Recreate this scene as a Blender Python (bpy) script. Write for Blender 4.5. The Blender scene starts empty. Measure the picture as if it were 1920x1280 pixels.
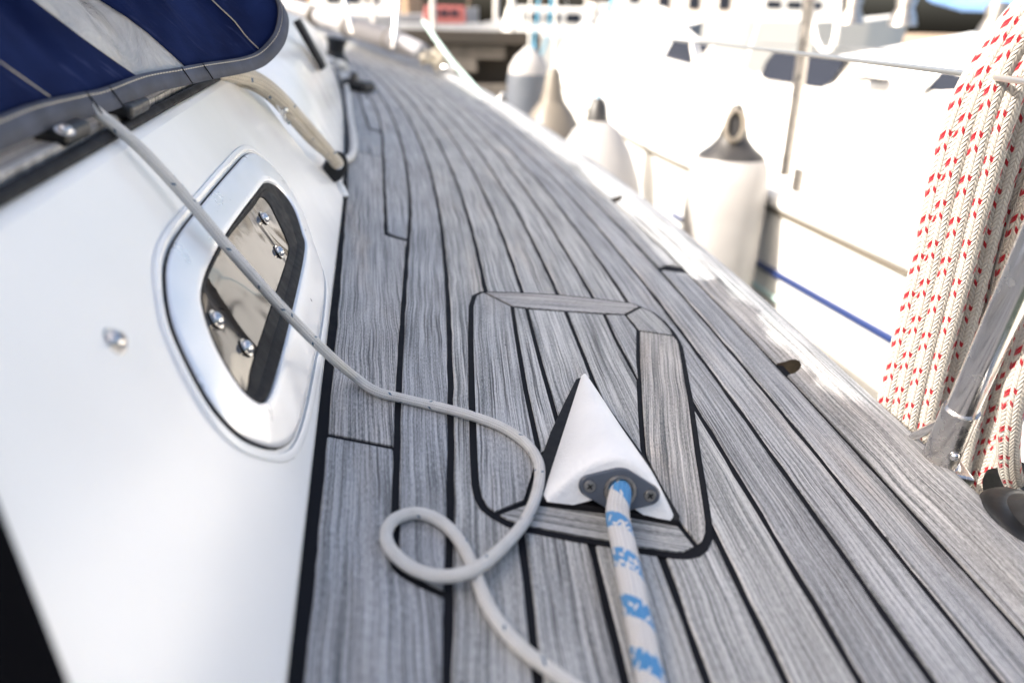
import bpy, bmesh, math, random
import numpy as np
from mathutils import Matrix, Vector
random.seed(7)
rng = np.random.default_rng(7)
sc = bpy.context.scene
COL = sc.collection

# ------------------------------------------------------------------ camera
# The "deck frame" has the teak deck as z = 0, +y forward along the boat.  The boat lies
# heeled / cambered, so the deck frame is turned 9 degrees about y to get the world.
FPX, PITCH, ROLL, HC = 1400.0, math.radians(23.0), math.radians(11.0), 0.32
HEEL = math.radians(9.0)
ch, sh = math.cos(HEEL), math.sin(HEEL)
RD = np.array([[ch, 0, sh], [0, 1, 0], [-sh, 0, ch]])
cp, sp, cr, sr = math.cos(PITCH), math.sin(PITCH), math.cos(ROLL), math.sin(ROLL)
CAM = np.array([0, 0, HC])


def ray(u, v):
    x, y = (u - 960) / FPX, (640 - v) / FPX
    xr, yr = cr * x - sr * y, sr * x + cr * y
    return np.array([xr, cp + sp * yr, -sp + cp * yr])


def deck(u, v, z=0.0):
    d = ray(u, v)
    return CAM + d * ((z - HC) / d[2])


def PT(u, v, t):
    return CAM + ray(u, v) * t


def DW(p):
    return RD @ np.asarray(p, float)


def WD(p):
    return RD.T @ np.asarray(p, float)


cam = bpy.data.cameras.new('camera')
cam.sensor_width = 36.0
cam.lens = 36.0 * FPX / 1920.0
cam.clip_start, cam.clip_end = 0.01, 3000
cam.dof.use_dof = True
cam.dof.focus_distance = 0.70
cam.dof.aperture_fstop = 3.3
cam.dof.aperture_blades = 0
camo = bpy.data.objects.new('camera', cam)
COL.objects.link(camo)
right = RD @ np.array([cr, sp * sr, cp * sr])
up = RD @ np.array([-sr, sp * cr, cp * cr])
fw = RD @ np.array([0, cp, -sp])
loc = DW(CAM)
camo.matrix_world = Matrix([[right[i], up[i], -fw[i], loc[i]] for i in range(3)] + [[0, 0, 0, 1]])
sc.camera = camo

# ------------------------------------------------------------------ light
SUN_EL, SUN_AZ = math.radians(36), math.radians(-112)      # azimuth measured from +Y towards +X
world = bpy.data.worlds.new('World')
sc.world = world
world.use_nodes = True
wn = world.node_tree
sky = wn.nodes.new('ShaderNodeTexSky')
sky.sky_type = 'NISHITA'
sky.sun_disc = False
sky.sun_elevation = SUN_EL
sky.sun_rotation = SUN_AZ
sky.air_density, sky.dust_density, sky.ozone_density = 1.0, 8.0, 0.3
bg = wn.nodes['Background']
wn.links.new(sky.outputs[0], bg.inputs[0])
bg.inputs[1].default_value = 0.15
sun = bpy.data.lights.new('sun', 'SUN')
sun.energy, sun.angle, sun.color = 4.5, math.radians(0.53), (1.0, 0.95, 0.87)
suno = bpy.data.objects.new('sun', sun)
COL.objects.link(suno)
SHADE_BOOMZ = 0.42
sd = Vector((math.sin(SUN_AZ) * math.cos(SUN_EL), math.cos(SUN_AZ) * math.cos(SUN_EL), math.sin(SUN_EL)))
suno.rotation_euler = sd.to_track_quat('Z', 'Y').to_euler()
suno.location = (-4, -2, 6)
vs = sc.view_settings
vs.view_transform, vs.look, vs.gamma = 'Standard', 'None', 1.0
vs.exposure = 1.36
sc.render.engine = 'CYCLES'
sc.cycles.use_denoising = True
sc.cycles.max_bounces = 8


# ------------------------------------------------------------------ materials
class N:
    def __init__(s, name):
        s.m = bpy.data.materials.new(name)
        s.m.use_nodes = True
        s.t = s.m.node_tree
        s.b = s.t.nodes['Principled BSDF']

    def n(s, typ, **kw):
        o = s.t.nodes.new('ShaderNode' + typ)
        for k, v in kw.items():
            setattr(o, k, v)
        return o

    def l(s, a, b):
        s.t.links.new(a, b)

    def val(s, x, sock):
        if isinstance(x, (int, float)):
            sock.default_value = x
        elif isinstance(x, tuple):
            sock.default_value = x
        else:
            s.l(x, sock)

    def math(s, op, a, b=0.0, c=None):
        o = s.n('Math', operation=op)
        s.val(a, o.inputs[0])
        s.val(b, o.inputs[1])
        if c is not None:
            s.val(c, o.inputs[2])
        return o.outputs[0]

    def ramp(s, x, pts, interp='LINEAR'):
        o = s.n('ValToRGB')
        o.color_ramp.interpolation = interp
        e = o.color_ramp.elements
        while len(e) < len(pts):
            e.new(0.5)
        for q, (p, c) in zip(e, pts):
            q.position = p
            q.color = (c, c, c, 1) if isinstance(c, (int, float)) else (*c, 1)
        s.l(x, o.inputs[0])
        return o.outputs[0]

    def mix(s, fac, a, b, mode='MIX'):
        o = s.n('Mix', data_type='RGBA', blend_type=mode)
        s.val(fac, o.inputs[0])
        for x, k in ((a, 6), (b, 7)):
            if isinstance(x, tuple):
                o.inputs[k].default_value = (*x, 1)
            else:
                s.l(x, o.inputs[k])
        return o.outputs[2]

    def noise(s, vec, scale, detail=4, rough=0.55, dist=0.0):
        o = s.n('TexNoise')
        o.inputs['Scale'].default_value = scale
        o.inputs['Detail'].default_value = detail
        o.inputs['Roughness'].default_value = rough
        o.inputs['Distortion'].default_value = dist
        if vec is not None:
            s.l(vec, o.inputs['Vector'])
        return o.outputs[0]

    def comb(s, x, y, z=0.0):
        o = s.n('CombineXYZ')
        for a, k in ((x, 0), (y, 1), (z, 2)):
            s.val(a, o.inputs[k])
        return o.outputs[0]

    def uv(s):
        o = s.n('UVMap')
        p = s.n('SeparateXYZ')
        s.l(o.outputs[0], p.inputs[0])
        return p.outputs[0], p.outputs[1]

    def obj(s):
        return s.n('TexCoord').outputs['Object']

    def rand(s):
        return s.n('ObjectInfo').outputs['Random']

    def bump(s, h, strength=0.3, dist=0.001):
        o = s.n('Bump')
        o.inputs['Strength'].default_value = strength
        o.inputs['Distance'].default_value = dist
        s.l(h, o.inputs['Height'])
        s.l(o.outputs[0], s.b.inputs['Normal'])

    def set(s, **kw):
        for k, v in kw.items():
            k = k.replace('_', ' ')
            s.val((*v, 1) if isinstance(v, tuple) and len(v) == 3 else v, s.b.inputs[k])
        return s.m


def simple(name, col, rough=0.5, metal=0.0, spec=0.5, var=0.0, vscale=40.0, bump=0.0, bscale=300.0, bdist=0.0005, coat=0.0):
    n = N(name)
    if var > 0:
        x = n.noise(n.obj(), vscale, 5)
        c = n.mix(n.ramp(x, [(0.3, 0.0), (0.7, 1.0)]), tuple(k * (1 - var) for k in col), tuple(min(1, k * (1 + var)) for k in col))
        n.l(c, n.b.inputs['Base Color'])
        n.l(n.ramp(x, [(0.3, max(0.02, rough - 0.1)), (0.7, min(1, rough + 0.12))]), n.b.inputs['Roughness'])
    else:
        n.b.inputs['Base Color'].default_value = (*col, 1)
        n.b.inputs['Roughness'].default_value = rough
    n.b.inputs['Metallic'].default_value = metal
    n.b.inputs['Specular IOR Level'].default_value = spec
    n.b.inputs['Coat Weight'].default_value = coat
    if bump > 0:
        n.bump(n.noise(n.obj(), bscale, 3), bump, bdist)
    return n.m


def teak_mat(name, tint=(1, 1, 1), warm=0.0):
    n = N(name)
    u, v = n.uv()
    r = n.rand()
    ru = n.math('MULTIPLY', r, 37.7)
    rv = n.math('MULTIPLY', r, 91.3)
    uu = n.math('ADD', u, ru)
    vv = n.math('ADD', v, rv)
    # slow sideways wander of the grain
    wob = n.noise(n.comb(n.math('MULTIPLY', uu, 9), n.math('MULTIPLY', vv, 8)), 1.0, 2)
    uw = n.math('ADD', uu, n.math('MULTIPLY', n.math('SUBTRACT', wob, 0.5), 0.006))
    fine = n.noise(n.comb(n.math('MULTIPLY', uw, 680), n.math('MULTIPLY', vv, 6)), 1.0, 3, 0.62)
    mid = n.noise(n.comb(n.math('MULTIPLY', uw, 290), n.math('MULTIPLY', vv, 2.6)), 1.0, 2, 0.5)
    crack = n.noise(n.comb(n.math('MULTIPLY', uw, 470), n.math('MULTIPLY', vv, 3.6)), 1.0, 2, 0.5)
    broad = n.noise(n.comb(n.math('MULTIPLY', uw, 45), n.math('MULTIPLY', vv, 3)), 1.0, 4, 0.6)
    speck = n.noise(n.comb(n.math('MULTIPLY', uu, 1500), n.math('MULTIPLY', vv, 190)), 1.0, 2, 0.6)
    blot = n.noise(n.comb(n.math('MULTIPLY', uu, 18), n.math('MULTIPLY', vv, 9)), 1.0, 4, 0.6)
    a = n.math('ADD', n.math('MULTIPLY', fine, 0.46), n.math('MULTIPLY', mid, 0.26))
    a = n.math('ADD', a, n.math('MULTIPLY', speck, 0.28))
    a = n.math('ADD', a, n.math('MULTIPLY', n.math('SUBTRACT', broad, 0.5), 0.10))
    t = tint
    col = n.ramp(a, [(0.395, (0.06 * t[0], 0.07 * t[1], 0.074 * t[2])), (0.465, (0.215 * t[0], 0.221 * t[1], 0.224 * t[2])),
                     (0.54, (0.405 * t[0], 0.412 * t[1], 0.416 * t[2])), (0.65, (0.60 * t[0], 0.605 * t[1], 0.61 * t[2]))])
    ck = n.ramp(crack, [(0.36, 0.0), (0.425, 1.0)])
    ckm = n.ramp(n.noise(n.comb(n.math('MULTIPLY', uu, 22), n.math('MULTIPLY', vv, 6), 3.1), 1.0, 2), [(0.38, 0.15), (0.58, 0.92)])
    ckf = n.math('MULTIPLY', n.math('SUBTRACT', 1.0, ck), ckm)
    col = n.mix(ckf, col, (0.045, 0.044, 0.048))
    bl = n.ramp(blot, [(0.32, 0.88), (0.68, 1.08)])
    col = n.mix(1.0, col, bl, 'MULTIPLY')
    rr = n.ramp(r, [(0.0, (0.88, 0.88, 0.90)), (0.35, (1.03, 1.03, 1.05)), (0.6, (0.98, 0.965, 0.94)), (1.0, (1.14, 1.125, 1.10))])
    col = n.mix(1.0, col, rr, 'MULTIPLY')
    # brownish weathering patches where the silver surface is thinner
    br = n.ramp(n.noise(n.comb(n.math('MULTIPLY', uu, 25), n.math('MULTIPLY', vv, 3.5), 7.7), 1.0, 3), [(0.55, 0.0), (0.78, 0.5 + warm)])
    col = n.mix(br, col, n.mix(1.0, col, (1.12, 0.97, 0.82), 'MULTIPLY'))
    # scattered dark pin specks and dirt
    vo = n.n('TexVoronoi')
    vo.inputs['Scale'].default_value = 1.0
    n.l(n.comb(n.math('MULTIPLY', uu, 38), n.math('MULTIPLY', vv, 13)), vo.inputs['Vector'])
    sp1 = n.math('LESS_THAN', vo.outputs['Distance'], 0.035)
    col = n.mix(n.math('MULTIPLY', sp1, 0.8), col, (0.03, 0.03, 0.032))
    n.l(col, n.b.inputs['Base Color'])
    n.b.inputs['Roughness'].default_value = 0.55
    n.b.inputs['Specular IOR Level'].default_value = 0.55
    hgt = n.math('SUBTRACT', a, n.math('MULTIPLY', ckf, 0.35))
    n.bump(hgt, 0.8, 0.0012)
    return n.m


def rope_mat(name, base, flecks, fleck_kind, braid_u=8.0, braid_v=1.0, bumpd=0.0012, dirt=(0.62, 0.56, 0.45), dirtamt=0.25):
    """u around (0..1), v along in diameters"""
    n = N(name)
    u, v = n.uv()
    # herringbone braid
    k = n.math('MULTIPLY', u, braid_u)
    cell = n.math('FLOOR', k)
    fx = n.math('FRACT', k)
    odd = n.math('MODULO', cell, 2.0)
    sgn = n.math('SUBTRACT', n.math('MULTIPLY', odd, 2.0), 1.0)
    ph = n.math('ADD', n.math('MULTIPLY', v, 4.2 * braid_v), n.math('MULTIPLY', n.math('MULTIPLY', n.math('SUBTRACT', fx, 0.5), sgn), 1.15))
    st = n.math('FRACT', ph)
    strand = n.math('SINE', n.math('MULTIPLY', st, math.pi))
    edge = n.math('SINE', n.math('MULTIPLY', fx, math.pi))
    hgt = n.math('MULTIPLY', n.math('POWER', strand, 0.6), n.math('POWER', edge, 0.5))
    ycell = n.math('FLOOR', ph)
    if fleck_kind == 'red':
        # two picks out of every seven, on alternate columns
        k2 = n.math('MULTIPLY', u, 3.0)
        fu = n.math('FRACT', k2)
        vv2 = n.math('ADD', v, n.math('MULTIPLY', n.math('FLOOR', k2), 0.67))
        jit = n.math('MULTIPLY', n.math('SUBTRACT', strand, 0.5), 0.05)
        fv = n.math('ADD', n.math('MULTIPLY', n.math('FRACT', n.math('DIVIDE', vv2, 1.9)), 1.9), n.math('ADD', jit, n.math('MULTIPLY', n.math('MULTIPLY', n.math('SUBTRACT', fx, 0.5), sgn), 0.26)))
        mask = None
        for cu, cv, hu, hv in ((0.55, 0.50, 0.125, 0.17), (0.60, 1.14, 0.125, 0.17), (0.24, 0.28, 0.075, 0.12), (0.29, 0.92, 0.075, 0.12)):
            m_ = n.math('MULTIPLY', n.math('LESS_THAN', n.math('ABSOLUTE', n.math('SUBTRACT', fu, cu)), hu), n.math('LESS_THAN', n.math('ABSOLUTE', n.math('SUBTRACT', fv, cv)), hv))
            mask = m_ if mask is None else n.math('MAXIMUM', mask, m_)
    elif fleck_kind == 'blue':
        w = n.math('FRACT', n.math('ADD', n.math('MULTIPLY', v, 0.46), u))
        band = n.math('LESS_THAN', n.math('ABSOLUTE', n.math('SUBTRACT', w, 0.5)), 0.21)
        nz = n.n('TexWhiteNoise', noise_dimensions='2D')
        n.l(n.comb(ycell, cell), nz.inputs[0])
        mask = n.math('MULTIPLY', band, n.math('GREATER_THAN', nz.outputs[0], 0.22))
    else:
        nz = n.n('TexWhiteNoise', noise_dimensions='2D')
        n.l(n.comb(ycell, cell), nz.inputs[0])
        mask = n.math('GREATER_THAN', nz.outputs[0], 0.988)
    dn = n.noise(n.comb(n.math('MULTIPLY', u, 3), n.math('MULTIPLY', v, 0.5)), 1.0, 4)
    c = n.mix(n.ramp(dn, [(0.42, 0.0), (0.75, dirtamt)]), base, dirt)
    c = n.mix(1.0, c, n.ramp(hgt, [(0.0, 0.55 if fleck_kind == 'red' else 0.5), (0.5, 1.0)]), 'MULTIPLY')  # shade in the braid crevices painted into the colour
    c = n.mix(mask, c, flecks)
    n.l(c, n.b.inputs['Base Color'])
    n.b.inputs['Roughness'].default_value = 0.75
    n.b.inputs['Specular IOR Level'].default_value = 0.2
    n.b.inputs['Sheen Weight'].default_value = 0.15
    n.bump(hgt, 0.9, bumpd)
    return n.m


MT = {}
MT['teak'] = teak_mat('weathered_teak')
MT['teak_warm'] = teak_mat('weathered_teak_warm', (1.08, 1.03, 0.98), 0.2)
MT['caulk'] = simple('black_caulk', (0.0075, 0.008, 0.011), 0.75, spec=0.12, var=0.3, vscale=60, bump=0.2, bscale=500)


def gelcoat(name, col=(0.80, 0.80, 0.79), rough=0.13):
    n = N(name)
    x = n.noise(n.obj(), 7, 4)
    f = n.noise(n.obj(), 120, 4)
    c = n.mix(n.ramp(x, [(0.35, 0.0), (0.7, 1.0)]), tuple(k * 0.965 for k in col), col)
    c = n.mix(n.ramp(f, [(0.66, 0.0), (0.8, 0.10)]), c, (0.55, 0.5, 0.42))
    n.l(c, n.b.inputs['Base Color'])
    n.l(n.ramp(x, [(0.3, rough), (0.7, rough + 0.14)]), n.b.inputs['Roughness'])
    n.b.inputs['Specular IOR Level'].default_value = 0.5
    n.bump(x, 0.012, 0.004)
    return n.m


MT['gel'] = gelcoat('white_gelcoat')
MT['gel2'] = gelcoat('cream_gelcoat', (0.79, 0.78, 0.75), 0.3)
MT['nonskid'] = simple('white_paint_textured', (0.74, 0.75, 0.76), 0.45, var=0.04, vscale=30, bump=0.8, bscale=300, bdist=0.0012)
MT['steel'] = simple('polished_steel', (0.70, 0.69, 0.68), 0.20, 1.0, var=0.04, vscale=60)
MT['steel_dull'] = simple('brushed_steel', (0.62, 0.60, 0.58), 0.27, 1.0, var=0.05, vscale=80)
MT['alu'] = simple('anodised_frame', (0.80, 0.81, 0.83), 0.36, 0.55, var=0.03, vscale=30, bump=0.02, bscale=400)
MT['black'] = simple('black_plastic', (0.010, 0.011, 0.013), 0.42, spec=0.35, var=0.3, vscale=70, bump=0.1, bscale=400)
MT['rubber'] = simple('black_rubber', (0.009, 0.009, 0.011), 0.65, spec=0.2, var=0.3, vscale=90, bump=0.15, bscale=500)
MT['greyplastic'] = simple('grey_plastic', (0.065, 0.078, 0.105), 0.38, var=0.1, vscale=90, bump=0.1, bscale=500)
MT['bronze'] = simple('dull_bushing', (0.26, 0.25, 0.24), 0.4, 0.9, var=0.2, vscale=200)
n = N('tinted_pane')
gx = n.noise(n.obj(), 11, 1, 0.4, 1.2)
n.set(Base_Color=(0.022, 0.018, 0.015), Roughness=0.06, IOR=1.36)
n.bump(gx, 0.11, 0.012)
MT['glass'] = n.m
MT['darkglass'] = simple('dark_window', (0.022, 0.026, 0.038), 0.12, 0.0, spec=0.25)
MT['void'] = simple('matt_black', (0.004, 0.004, 0.005), 0.9, spec=0.02)
MT['wire'] = simple('steel_wire', (0.55, 0.54, 0.52), 0.3, 0.9, bump=0.4, bscale=900)
MT['canvas'] = None
n = N('navy_canvas')
u, v = n.uv()
wv = n.math('ADD', n.math('SINE', n.math('MULTIPLY', u, 5200)), n.math('SINE', n.math('MULTIPLY', v, 5200)))
fade = n.noise(n.obj(), 14, 5)
c = n.mix(n.ramp(fade, [(0.35, 0.0), (0.72, 1.0)]), (0.0045, 0.009, 0.040), (0.011, 0.021, 0.080))
crz = n.ramp(n.noise(n.comb(n.math('MULTIPLY', u, 60), n.math('MULTIPLY', v, 14)), 1.0, 4, 0.6, 1.2), [(0.62, 0.0), (0.70, 0.35)])
c = n.mix(crz, c, (0.05, 0.065, 0.15))
n.l(c, n.b.inputs['Base Color'])
n.b.inputs['Roughness'].default_value = 0.85
n.b.inputs['Specular IOR Level'].default_value = 0.04
n.b.inputs['Sheen Weight'].default_value = 0.0
n.bump(n.math('ADD', n.math('MULTIPLY', wv, 0.1), fade), 0.5, 0.004)
MT['canvas'] = n.m
MT['hem'] = simple('faded_binding', (0.055, 0.062, 0.085), 0.85, var=0.45, vscale=35, bump=0.3, bscale=700)
MT['thread'] = simple('cream_thread', (0.55, 0.5, 0.4), 0.8)
n = N('clear_vinyl')
x = n.noise(n.obj(), 16, 5, 0.6, 1.5)
n.l(n.mix(n.ramp(x, [(0.3, 0.0), (0.7, 1.0)]), (0.26, 0.245, 0.23), (0.50, 0.465, 0.41)), n.b.inputs['Base Color'])
n.b.inputs['Roughness'].default_value = 0.14
n.bump(x, 0.6, 0.010)
MT['vinyl'] = n.m
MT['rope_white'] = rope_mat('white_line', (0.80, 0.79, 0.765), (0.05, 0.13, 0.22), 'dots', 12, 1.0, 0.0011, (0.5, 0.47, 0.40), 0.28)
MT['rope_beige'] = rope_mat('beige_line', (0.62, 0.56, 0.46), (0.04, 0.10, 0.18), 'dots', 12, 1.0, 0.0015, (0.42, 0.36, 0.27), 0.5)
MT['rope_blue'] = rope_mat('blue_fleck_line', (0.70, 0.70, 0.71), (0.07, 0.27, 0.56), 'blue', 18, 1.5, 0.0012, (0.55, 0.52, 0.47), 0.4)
MT['rope_red'] = rope_mat('red_fleck_line', (0.44, 0.405, 0.36), (0.28, 0.008, 0.016), 'red', 14, 1.0, 0.0014, (0.36, 0.30, 0.24), 0.45)  # rope white lowered, the coil's part shade is in the base colour
MT['rope_sky'] = simple('light_blue_line', (0.10, 0.33, 0.50), 0.7)
MT['rope_teal'] = simple('pale_teal_line', (0.42, 0.55, 0.52), 0.7, var=0.2, vscale=8)
MT['fender_w'] = simple('white_vinyl', (0.34, 0.325, 0.315), 0.45, var=0.08, vscale=6)  # white vinyl darkened, shade between the boats is in the base colour
MT['fender_b'] = simple('beige_vinyl', (0.15, 0.13, 0.105), 0.4, var=0.12, vscale=6)
MT['fender_g'] = simple('grey_vinyl', (0.10, 0.11, 0.13), 0.45, var=0.1, vscale=6)
MT['fender_d'] = simple('black_vinyl', (0.03, 0.028, 0.027), 0.42, var=0.3, vscale=20)
MT['bluestripe'] = simple('blue_paint', (0.012, 0.026, 0.10), 0.4)
MT['tealstripe'] = simple('teal_paint', (0.45, 0.60, 0.58), 0.4)
MT['tan'] = simple('tan_trim', (0.11, 0.095, 0.075), 0.5)
MT['steel_old'] = simple('weathered_steel', (0.30, 0.28, 0.26), 0.32, 0.9, var=0.1, vscale=30)
MT['bluecover'] = simple('blue_cover', (0.10, 0.20, 0.40), 0.8, var=0.2, vscale=5)
MT['pierwood'] = simple('pier_timber', (0.085, 0.075, 0.066), 0.85, var=0.35, vscale=5, bump=0.5, bscale=25, bdist=0.01)  # planks darkened, shade on the pier face is put into the colour
MT['pierdark'] = simple('shaded_timber', (0.022, 0.017, 0.013), 0.8, var=0.3, vscale=5)  # near-black timber tone, shade painted as colour
MT['red'] = simple('red_paint', (0.26, 0.075, 0.07), 0.45, var=0.1, vscale=3)
MT['hullgrey'] = simple('grey_paint', (0.30, 0.31, 0.33), 0.5, var=0.1, vscale=3)
MT['mast'] = simple('mast_alloy', (0.62, 0.61, 0.60), 0.4, 0.4)
MT['bark'] = simple('bark', (0.08, 0.06, 0.045), 0.9, var=0.3, vscale=4)
MT['leaf'] = simple('foliage', (0.05, 0.085, 0.025), 0.7, var=0.4, vscale=1.5)
MT['brick'] = simple('ochre_render', (0.36, 0.27, 0.19), 0.8, var=0.15, vscale=2)
n = N('harbour_water')
x = n.noise(n.obj(), 3.0, 5, 0.6, 0.6)
n.set(Base_Color=(0.035, 0.045, 0.035), Roughness=0.08)
n.bump(x, 0.35, 0.05)
MT['water'] = n.m
MT['sailcloth'] = simple('rolled_sailcloth', (0.20, 0.20, 0.215), 0.7, var=0.1, vscale=9, bump=0.5, bscale=20, bdist=0.01)
MT['scupper'] = simple('brown_end_grain', (0.06, 0.045, 0.03), 0.8, var=0.4, vscale=120)


# ------------------------------------------------------------------ building helpers
def base_of(v):
    v = np.asarray(v)
    lo, hi = v.min(0), v.max(0)
    return np.array([(lo[0] + hi[0]) / 2, (lo[1] + hi[1]) / 2, lo[2]])


def link(name, me, parent, locw):
    o = bpy.data.objects.new(name, me)
    COL.objects.link(o)
    if parent is not None:
        o.parent = parent
    o.location = locw
    return o


WLOC = {}


def mesh(name, verts, faces, mat, parent=None, uvs=None, smooth=False, world=False, bevel=0.0, origin=None, mats=None, fmat=None, solid=0.0, sharp=None):
    v = np.asarray(verts, float)
    if not world:
        v = v @ RD.T
    if parent is not None:
        org = WLOC[parent.name]
    else:
        org = base_of(v) if origin is None else np.asarray(origin)
    me = bpy.data.meshes.new(name)
    me.from_pydata((v - org).tolist(), [], [list(map(int, f)) for f in faces])
    if uvs is not None:
        ul = me.uv_layers.new(name='UVMap')
        uv = np.asarray(uvs, float)
        li = np.zeros(len(me.loops), int)
        me.loops.foreach_get('vertex_index', li)
        ul.data.foreach_set('uv', uv[li].astype(np.float32).ravel())
    for mm in ([mat] if mats is None else mats):
        me.materials.append(MT[mm])
    if fmat is not None:
        me.polygons.foreach_set('material_index', np.asarray(fmat, np.int32))
    if smooth:
        me.polygons.foreach_set('use_smooth', np.ones(len(me.polygons), bool))
    me.update()
    bmx = bmesh.new()
    bmx.from_mesh(me)
    bmesh.ops.recalc_face_normals(bmx, faces=bmx.faces)
    bmx.to_mesh(me)
    bmx.free()
    if sharp is not None and smooth:
        me.set_sharp_from_angle(angle=math.radians(sharp))
    loc0 = (0, 0, 0) if parent is not None else tuple(org)
    # a parent that is itself a mesh/empty sits at WLOC; children of children share the same origin
    o = link(name, me, parent, loc0)
    WLOC[o.name] = org
    if solid:
        md = o.modifiers.new('thick', 'SOLIDIFY')
        md.thickness = solid
    if bevel:
        md = o.modifiers.new('bevel', 'BEVEL')
        md.width, md.segments, md.limit_method, md.angle_limit = bevel, 3, 'ANGLE', math.radians(35)
    return o


def empty(name, p, world=False, parent=None):
    p = np.asarray(p, float) if world else DW(p)
    o = bpy.data.objects.new(name, None)
    o.empty_display_size = 0.05
    COL.objects.link(o)
    if parent is not None:
        o.parent = parent
        p = WLOC[parent.name]
        o.location = (0, 0, 0)
    else:
        o.location = tuple(p)
    WLOC[o.name] = p
    return o


def tag(o, label=None, cat=None, group=None, kind=None):
    if label:
        o['label'] = label
    if cat:
        o['category'] = cat
    if group:
        o['group'] = group
    if kind:
        o['kind'] = kind
    return o


def spline(pts, step=8):
    P = np.asarray(pts, float)
    P = np.vstack([2 * P[0] - P[1], P, 2 * P[-1] - P[-2]])
    out = []
    for i in range(1, len(P) - 2):
        p0, p1, p2, p3 = P[i - 1:i + 3]
        for k in range(step):
            t = k / step
            out.append(0.5 * ((2 * p1) + (-p0 + p2) * t + (2 * p0 - 5 * p1 + 4 * p2 - p3) * t * t + (-p0 + 3 * p1 - 3 * p2 + p3) * t ** 3))
    out.append(P[-2])
    return np.array(out)


def tubegeo(path, r, n=14, twist=0.0):
    P = np.asarray(path, float)
    m = len(P)
    R = np.full(m, r) if np.isscalar(r) else np.interp(np.linspace(0, 1, m), np.linspace(0, 1, len(r)), r)
    T = np.gradient(P, axis=0)
    T /= np.linalg.norm(T, axis=1)[:, None]
    a = np.array([0, 0, 1.0]) if abs(T[0][2]) < 0.9 else np.array([1.0, 0, 0])
    nrm = np.cross(T[0], a)
    nrm /= np.linalg.norm(nrm)
    V, U, F = [], [], []
    L = 0
    r0 = float(np.mean(R))
    for i in range(m):
        if i:
            L += np.linalg.norm(P[i] - P[i - 1])
            nrm = nrm - T[i] * np.dot(nrm, T[i])
            nrm /= np.linalg.norm(nrm)
        b = np.cross(T[i], nrm)
        for k in range(n + 1):
            th = 2 * math.pi * k / n
            V.append(P[i] + R[i] * (math.cos(th) * nrm + math.sin(th) * b))
            U.append((k / n, L / (2 * r0) + twist * k / n))
    for i in range(m - 1):
        for k in range(n):
            a0 = i * (n + 1) + k
            F.append((a0, a0 + 1, a0 + n + 2, a0 + n + 1))
    F.append([k for k in range(n)])
    F.append([(m - 1) * (n + 1) + k for k in range(n)])
    return V, F, U


def tube(name, path, r, mat, parent=None, n=14, step=8, smooth=True, world=False, sp_=True):
    P = spline(path, step) if sp_ else np.asarray(path, float)
    V, F, U = tubegeo(P, r, n)
    return mesh(name, V, F, mat, parent, U, smooth, world, sharp=60)


def axes(ax, ref=None):
    ax = np.asarray(ax, float) / np.linalg.norm(ax)
    if ref is None:
        ref = np.array([1.0, 0, 0]) if abs(ax[0]) < 0.8 else np.array([0, 1.0, 0])
    x = np.asarray(ref, float) - ax * np.dot(ref, ax)
    x /= np.linalg.norm(x)
    return x, np.cross(ax, x), ax


def lathegeo(prof, c, ax, n=32, ref=None):
    x, y, z = axes(ax, ref)
    c = np.asarray(c, float)
    V, F, U = [], [], []
    for j, (r, h) in enumerate(prof):
        for k in range(n):
            th = 2 * math.pi * k / n
            V.append(c + z * h + r * (math.cos(th) * x + math.sin(th) * y))
            U.append((k / n, j / len(prof)))
    for j in range(len(prof) - 1):
        for k in range(n):
            a = j * n + k
            b = j * n + (k + 1) % n
            F.append((a, b, b + n, a + n))
    if prof[0][0] > 1e-6:
        F.append([k for k in range(n)])
    if prof[-1][0] > 1e-6:
        F.append([(len(prof) - 1) * n + k for k in range(n)])
    return V, F, U


def lathe(name, prof, c, ax, mat, parent=None, n=32, smooth=True, world=False, ref=None):
    V, F, U = lathegeo(prof, c, ax, n, ref)
    return mesh(name, V, F, mat, parent, U, smooth, world, sharp=40)


def boxgeo(c, ax, ay, az):
    c, ax, ay, az = [np.asarray(q, float) for q in (c, ax, ay, az)]
    V = [c + i * ax + j * ay + k * az for i in (-1, 1) for j in (-1, 1) for k in (-1, 1)]
    F = [(0, 1, 3, 2), (4, 6, 7, 5), (0, 4, 5, 1), (2, 3, 7, 6), (0, 2, 6, 4), (1, 5, 7, 3)]
    return V, F


def box(name, c, ax, ay, az, mat, parent=None, world=False, bevel=0.0):
    V, F = boxgeo(c, ax, ay, az)
    U = [(0, 0)] * 8
    return mesh(name, V, F, mat, parent, None, False, world, bevel)


def prism(name, poly, z0, z1, mat, parent=None, uvf=None, bevel=0.0, inset=0.0, world=False):
    """poly: list of deck-frame points (x, y); extruded z0..z1"""
    P = [np.array([p[0], p[1]]) for p in poly]
    if inset:
        P = inset_poly(P, inset)
    k = len(P)
    V = [(p[0], p[1], z1) for p in P] + [(p[0], p[1], z0) for p in P]
    F = [list(range(k)), list(range(2 * k - 1, k - 1, -1))]
    for i in range(k):
        j = (i + 1) % k
        F.append((i, j, j + k, i + k))
    U = [uvf(p) for p in P] * 2 if uvf else None
    return mesh(name, V, F, mat, parent, U, False, world, bevel)


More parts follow.
